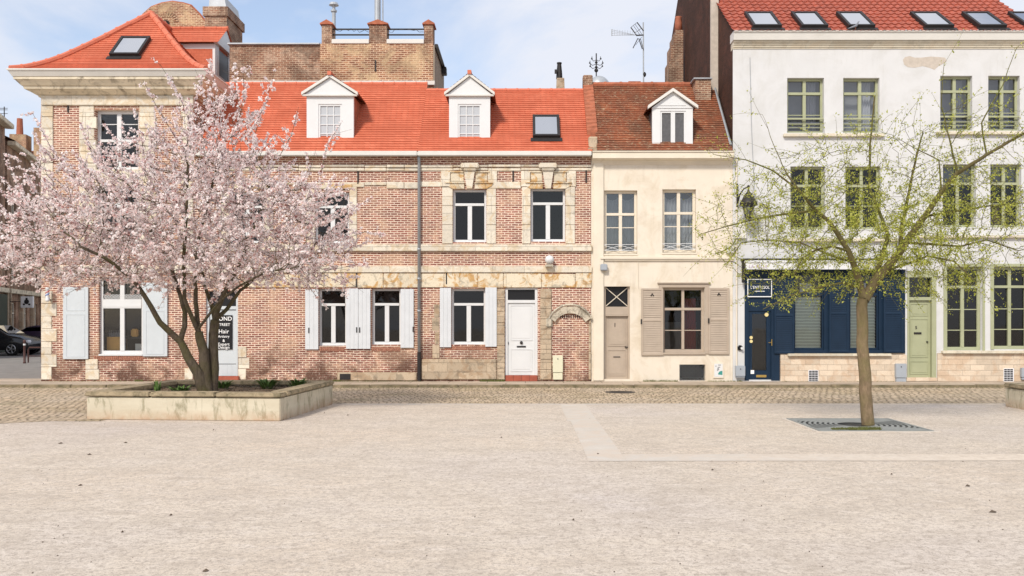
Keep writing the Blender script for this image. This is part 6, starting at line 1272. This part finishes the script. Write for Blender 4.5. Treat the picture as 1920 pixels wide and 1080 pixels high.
for c in chains(nodes, par, rad, ch):
    p = [nodes[i] for i in c]; rr_ = [rad[i] for i in c]; rr_[0] = min(rr_[0], rr_[1] * 1.15) if len(rr_) > 1 else rr_[0]
    (tm if max(rr_) > .024 else bmsh).tube(p, rr_, 9 if max(rr_) > .04 else (5 if max(rr_) > .015 else 3), False)
tm.build('trunk', 'bark_c', CT, smooth=True)
# twigs carrying the blossom
fl_pts = []
NT_ = np.array([v[:] for v in nodes]); r = random.Random(9)
crownc = np.array(W(350, 400, 17.2))
for i, nd in enumerate(nodes):
    if rad[i] > .02 or nd.z < Z(575, 17): continue
    k = 2 if not ch[i] else (1 if r.random() < .62 else 0)
    for _ in range(k):
        dirv = (nd - nodes[par[i]]).normalized() if par[i] >= 0 else Vector((0, 0, 1)); out_ = (nd - Vector(crownc)); out_.normalize()
        dv = (dirv * .5 + out_ * .6 + Vector((r.gauss(0, .5), r.gauss(0, .5), r.gauss(.25, .45)))).normalized(); ln_ = r.uniform(.14, .38) * (1.3 if not ch[i] else 1)
        p1 = nd + dv * ln_ * .5 + Vector((0, 0, .01)); p2 = nd + dv * ln_ + Vector((0, 0, .04 * ln_)); bmsh.tube([nd, p1, p2], [.0045, .0038, .0022], 3, False)
        m_ = int(ln_ / .024)
        for j in range(m_):
            if r.random() < .86: t = (j + r.random()) / m_; fl_pts.append(nd.lerp(p2, t))
    if par[i] >= 0 and rad[i] < .012:
        for _ in range(2): 
            if r.random() < .6: fl_pts.append(nd.lerp(nodes[par[i]], r.random()))
# a few long thin bare whips sticking out of the top and the left
for px_, py_, tx, ty in ((400, 260, 392, 110), (440, 250, 456, 130), (360, 240, 300, 120), (330, 260, 268, 150), (470, 250, 516, 130), (520, 300, 560, 200), (140, 340, 60, 210), (200, 330, 150, 230), (60, 400, 10, 300), (450, 210, 440, 120), (600, 330, 640, 230), (410, 240, 375, 150), (640, 430, 700, 370), (640, 450, 720, 440), (620, 480, 690, 500)):
    a_ = Vector(W(px_, py_, 17.0)); b2 = Vector(W(tx, ty, 16.9 + r.uniform(-.6, .6))); md = a_.lerp(b2, .5) + Vector((r.uniform(-.1, .1), 0, r.uniform(-.1, .1))); bmsh.tube([a_, md, b2], [.008, .006, .003], 4, False)
    for j in range(int((b2 - a_).length / .022)):
        t = r.random(); fl_pts.append((a_.lerp(md, t * 2) if t < .5 else md.lerp(b2, t * 2 - 1)))
        if r.random() < .12: c2_ = a_.lerp(b2, t); e2 = c2_ + Vector((r.gauss(0, .1), r.gauss(0, .1), r.gauss(.1, .1))); bmsh.tube([c2_, e2], [.003, .002], 3, False); fl_pts += [c2_.lerp(e2, r.random()) for _ in range(5)]
bmsh.build('branches', 'bark_c', CT)
FP = np.array([p[:] for p in fl_pts]); keep = np.array([noise.noise(Vector(p) * 3.3) for p in FP]) + rng.normal(size=len(FP)) * .22 > -.16
FP = FP[keep]; FP = FP[rng.random(len(FP)) < .80]; FP = np.repeat(FP, 3, 0) + rng.normal(size=(len(FP) * 3, 3)) * .015; print('blossoms', len(FP), 'nodes', len(nodes))
n = len(FP); V = []
for k in range(2):
    a, b = rand_frames(n); sz = rng.uniform(.013, .028, (n, 1)); c = FP + rng.normal(size=FP.shape) * .008
    nn = np.cross(a, b); V.append(np.stack([c - a * sz, c + b * sz * .9 + nn * sz * .35, c + a * sz, c - b * sz * .9 + nn * sz * .35], 1))
mesh_np('crown', np.concatenate(V), 4, 'blossom', CT, 'pale pink blossom')

KR = 1.0
# ---- young green tree
TB = W(1627, 797, YG(797)); ty = TB[1]; TT = empty('young_tree', (TB[0], TB[1], G), 'young single-stemmed tree with sparse fresh yellow-green leaves in front of the white house', 'tree')
S = []
st([(1628, 800, ty), (1625, 770, ty), (1621, 700, ty), (1617, 640, ty), (1616, 590, ty), (1618, 560, ty)], .108, .088)
st([(1618, 562, ty), (1612, 530, ty), (1603, 500, ty - .05), (1590, 470, ty - .1), (1572, 440, ty - .1), (1555, 415, ty - .2), (1530, 395, ty - .2), (1500, 360, ty - .3), (1475, 325, ty - .3)], .066, .014)
st([(1620, 562, ty), (1640, 530, ty + .05), (1665, 500, ty + .1), (1685, 475, ty + .1), (1705, 445, ty + .1), (1735, 405, ty + .1), (1765, 360, ty), (1795, 325, ty - .1), (1850, 290, ty - .2), (1920, 250, ty - .3), (1970, 225, ty - .3)], .092, .012)
st([(1620, 565, ty), (1640, 520, ty + .2), (1655, 480, ty + .3), (1665, 440, ty + .4), (1650, 400, ty + .6), (1630, 350, ty + .8), (1632, 270, ty + .8), (1640, 180, ty + .9)], .05, .012)
st([(1688, 470, ty + .1), (1690, 430, ty + .1), (1700, 380, ty + .1), (1712, 320, ty + .2), (1730, 250, ty + .3)], .04, .012)
st([(1590, 470, ty - .1), (1560, 462, ty - .3), (1530, 468, ty - .5), (1505, 485, ty - .6), (1490, 515, ty - .7)], .022, .008)
st([(1600, 492, ty - .1), (1560, 480, ty + .4), (1500, 455, ty + .8), (1440, 450, ty + 1.0), (1390, 455, ty + 1.1), (1360, 500, ty + 1.1)], .022, .006)
st([(1530, 395, ty - .2), (1480, 400, ty - .2), (1420, 410, ty - .1), (1360, 425, ty - .1), (1310, 440, ty)], .022, .006)
st([(1500, 360, ty - .3), (1450, 320, ty - .3), (1400, 300, ty - .3), (1340, 290, ty - .3)], .018, .005)
st([(1612, 540, ty), (1580, 530, ty - .4), (1540, 538, ty - .7), (1480, 555, ty - .9), (1430, 580, ty - 1.0)], .022, .006)
st([(1700, 455, ty + .1), (1750, 458, ty + .2), (1800, 462, ty + .2), (1850, 450, ty + .1), (1910, 470, ty)], .025, .008)
st([(1665, 505, ty + .1), (1700, 495, ty - .3), (1740, 480, ty - .6), (1790, 490, ty - .9), (1830, 530, ty - 1.0)], .025, .008)
st([(1735, 405, ty + .1), (1800, 395, ty + .4), (1860, 385, ty + .6), (1930, 380, ty + .7)], .022, .008)
st([(1765, 360, ty), (1760, 300, ty + .3), (1700, 270, ty + .4)], .018, .006)
st([(1795, 325, ty - .1), (1780, 260, ty), (1765, 200, ty), (1770, 120, ty)], .018, .004)
st([(1850, 290, ty - .2), (1840, 230, ty - .2), (1880, 160, ty - .2), (1905, 90, ty - .2)], .016, .004)
st([(1475, 325, ty - .3), (1450, 270, ty - .3), (1430, 215, ty - .3)], .012, .003)
ell = [((1610, 430, ty), (2.0, 1.6, .95), 1.0), ((1560, 370, ty), (1.7, 1.4, 1.0), .6), ((1770, 420, ty), (1.5, 1.5, .9), .8), ((1420, 420, ty), (1.0, 1.0, .8), .35), ((1820, 290, ty), (1.2, 1.1, .9), .4), ((1640, 290, ty), (1.3, 1.1, .7), .25), ((1500, 520, ty), (.95, .9, .45), .9), ((1750, 515, ty), (1.1, 1.0, .45), 1.1), ((1610, 480, ty), (1.2, 1.1, .5), .7), ((1350, 440, ty), (.5, .6, .7), .15), ((1900, 460, ty), (.7, .8, .7), .3)]
att = []
for (p, q_, w_) in ell:
    c = np.array(W(*p)); n = int(520 * w_ * q_[0] * q_[2]); d = rng.normal(size=(n, 3)); d /= np.linalg.norm(d, axis=1, keepdims=True); d *= (rng.random((n, 1)) ** .45); att.append(c + d * np.array(q_))
att = np.concatenate(att); nodes, par, minr = grow(S, att, .13, .2, 1.0, 60, 5, .02)
rad, ch = thicken(nodes, par, minr, .0040, 3.0)
tm, bmsh, lf = MB(), MB(), []
for c in chains(nodes, par, rad, ch):
    p = [nodes[i] for i in c]; rr_ = [rad[i] for i in c]; rr_[0] = min(rr_[0], rr_[1] * 1.15) if len(rr_) > 1 else rr_[0]
    (tm if max(rr_) > .055 else bmsh).tube(p, rr_, 10 if max(rr_) > .05 else (6 if max(rr_) > .012 else 3), False)
tm.build('trunk', 'bark_t', TT, smooth=True)
r = random.Random(21); cc = Vector(W(1630, 430, ty))
def dens(c):      # fuller towards the heart and the drooping lower skirts of the crown
    d = ((c.x - cc.x) / 1.7) ** 2 + ((c.z - (cc.z - .35)) / .95) ** 2
    return 1.3 + 2.8 * math.exp(-d)
def cluster(c, n=None):
    for _ in range(int((n or r.randint(3, 6)) * dens(c))): lf.append(c + Vector((r.gauss(0, .034), r.gauss(0, .034), r.gauss(0, .034))))
for i, nd in enumerate(nodes):
    if nd.z < 1.9 or rad[i] > .03: continue
    if r.random() < (.55 if rad[i] < .012 else .25): cluster(nd)
    if (not ch[i]) or r.random() < .22:
        out_ = nd - cc; out_.z *= .5; out_.normalize(); d_ = (out_ * .8 + Vector((r.gauss(0, .4), r.gauss(0, .4), r.gauss(.15, .5)))).normalized(); l_ = r.uniform(.2, .75)
        pts = [nd]; droop = r.uniform(-.10, .20)
        for j in range(1, 6): pts.append(nd + d_ * l_ * j / 5 + Vector((0, 0, -droop * (j / 5) ** 2)))
        bmsh.tube(pts, [.0036, .0032, .003, .0026, .0022, .0016], 3, False)
        for j in range(1, 6):
            if r.random() < .85: cluster(pts[j], r.randint(2, 5))
bmsh.build('branches', 'twig_g', TT)
for a_, b2, w_ in ((1625, 560, 260),):
    pass
LP = np.array([p[:] for p in lf]); n = len(LP); print('leaves', n, 'nodes', len(nodes))
a, b = rand_frames(n); a[:, 2] += .25; sz = rng.uniform(.010, .024, (n, 1)); nn = np.cross(a, b)
V = np.stack([LP - a * sz, LP + b * sz * .55 + nn * sz * .2, LP + a * sz * 1.1, LP - b * sz * .55 + nn * sz * .2], 1)
mesh_np('crown', V, 4, 'leaf', TT, 'sparse young yellow-green leaves')
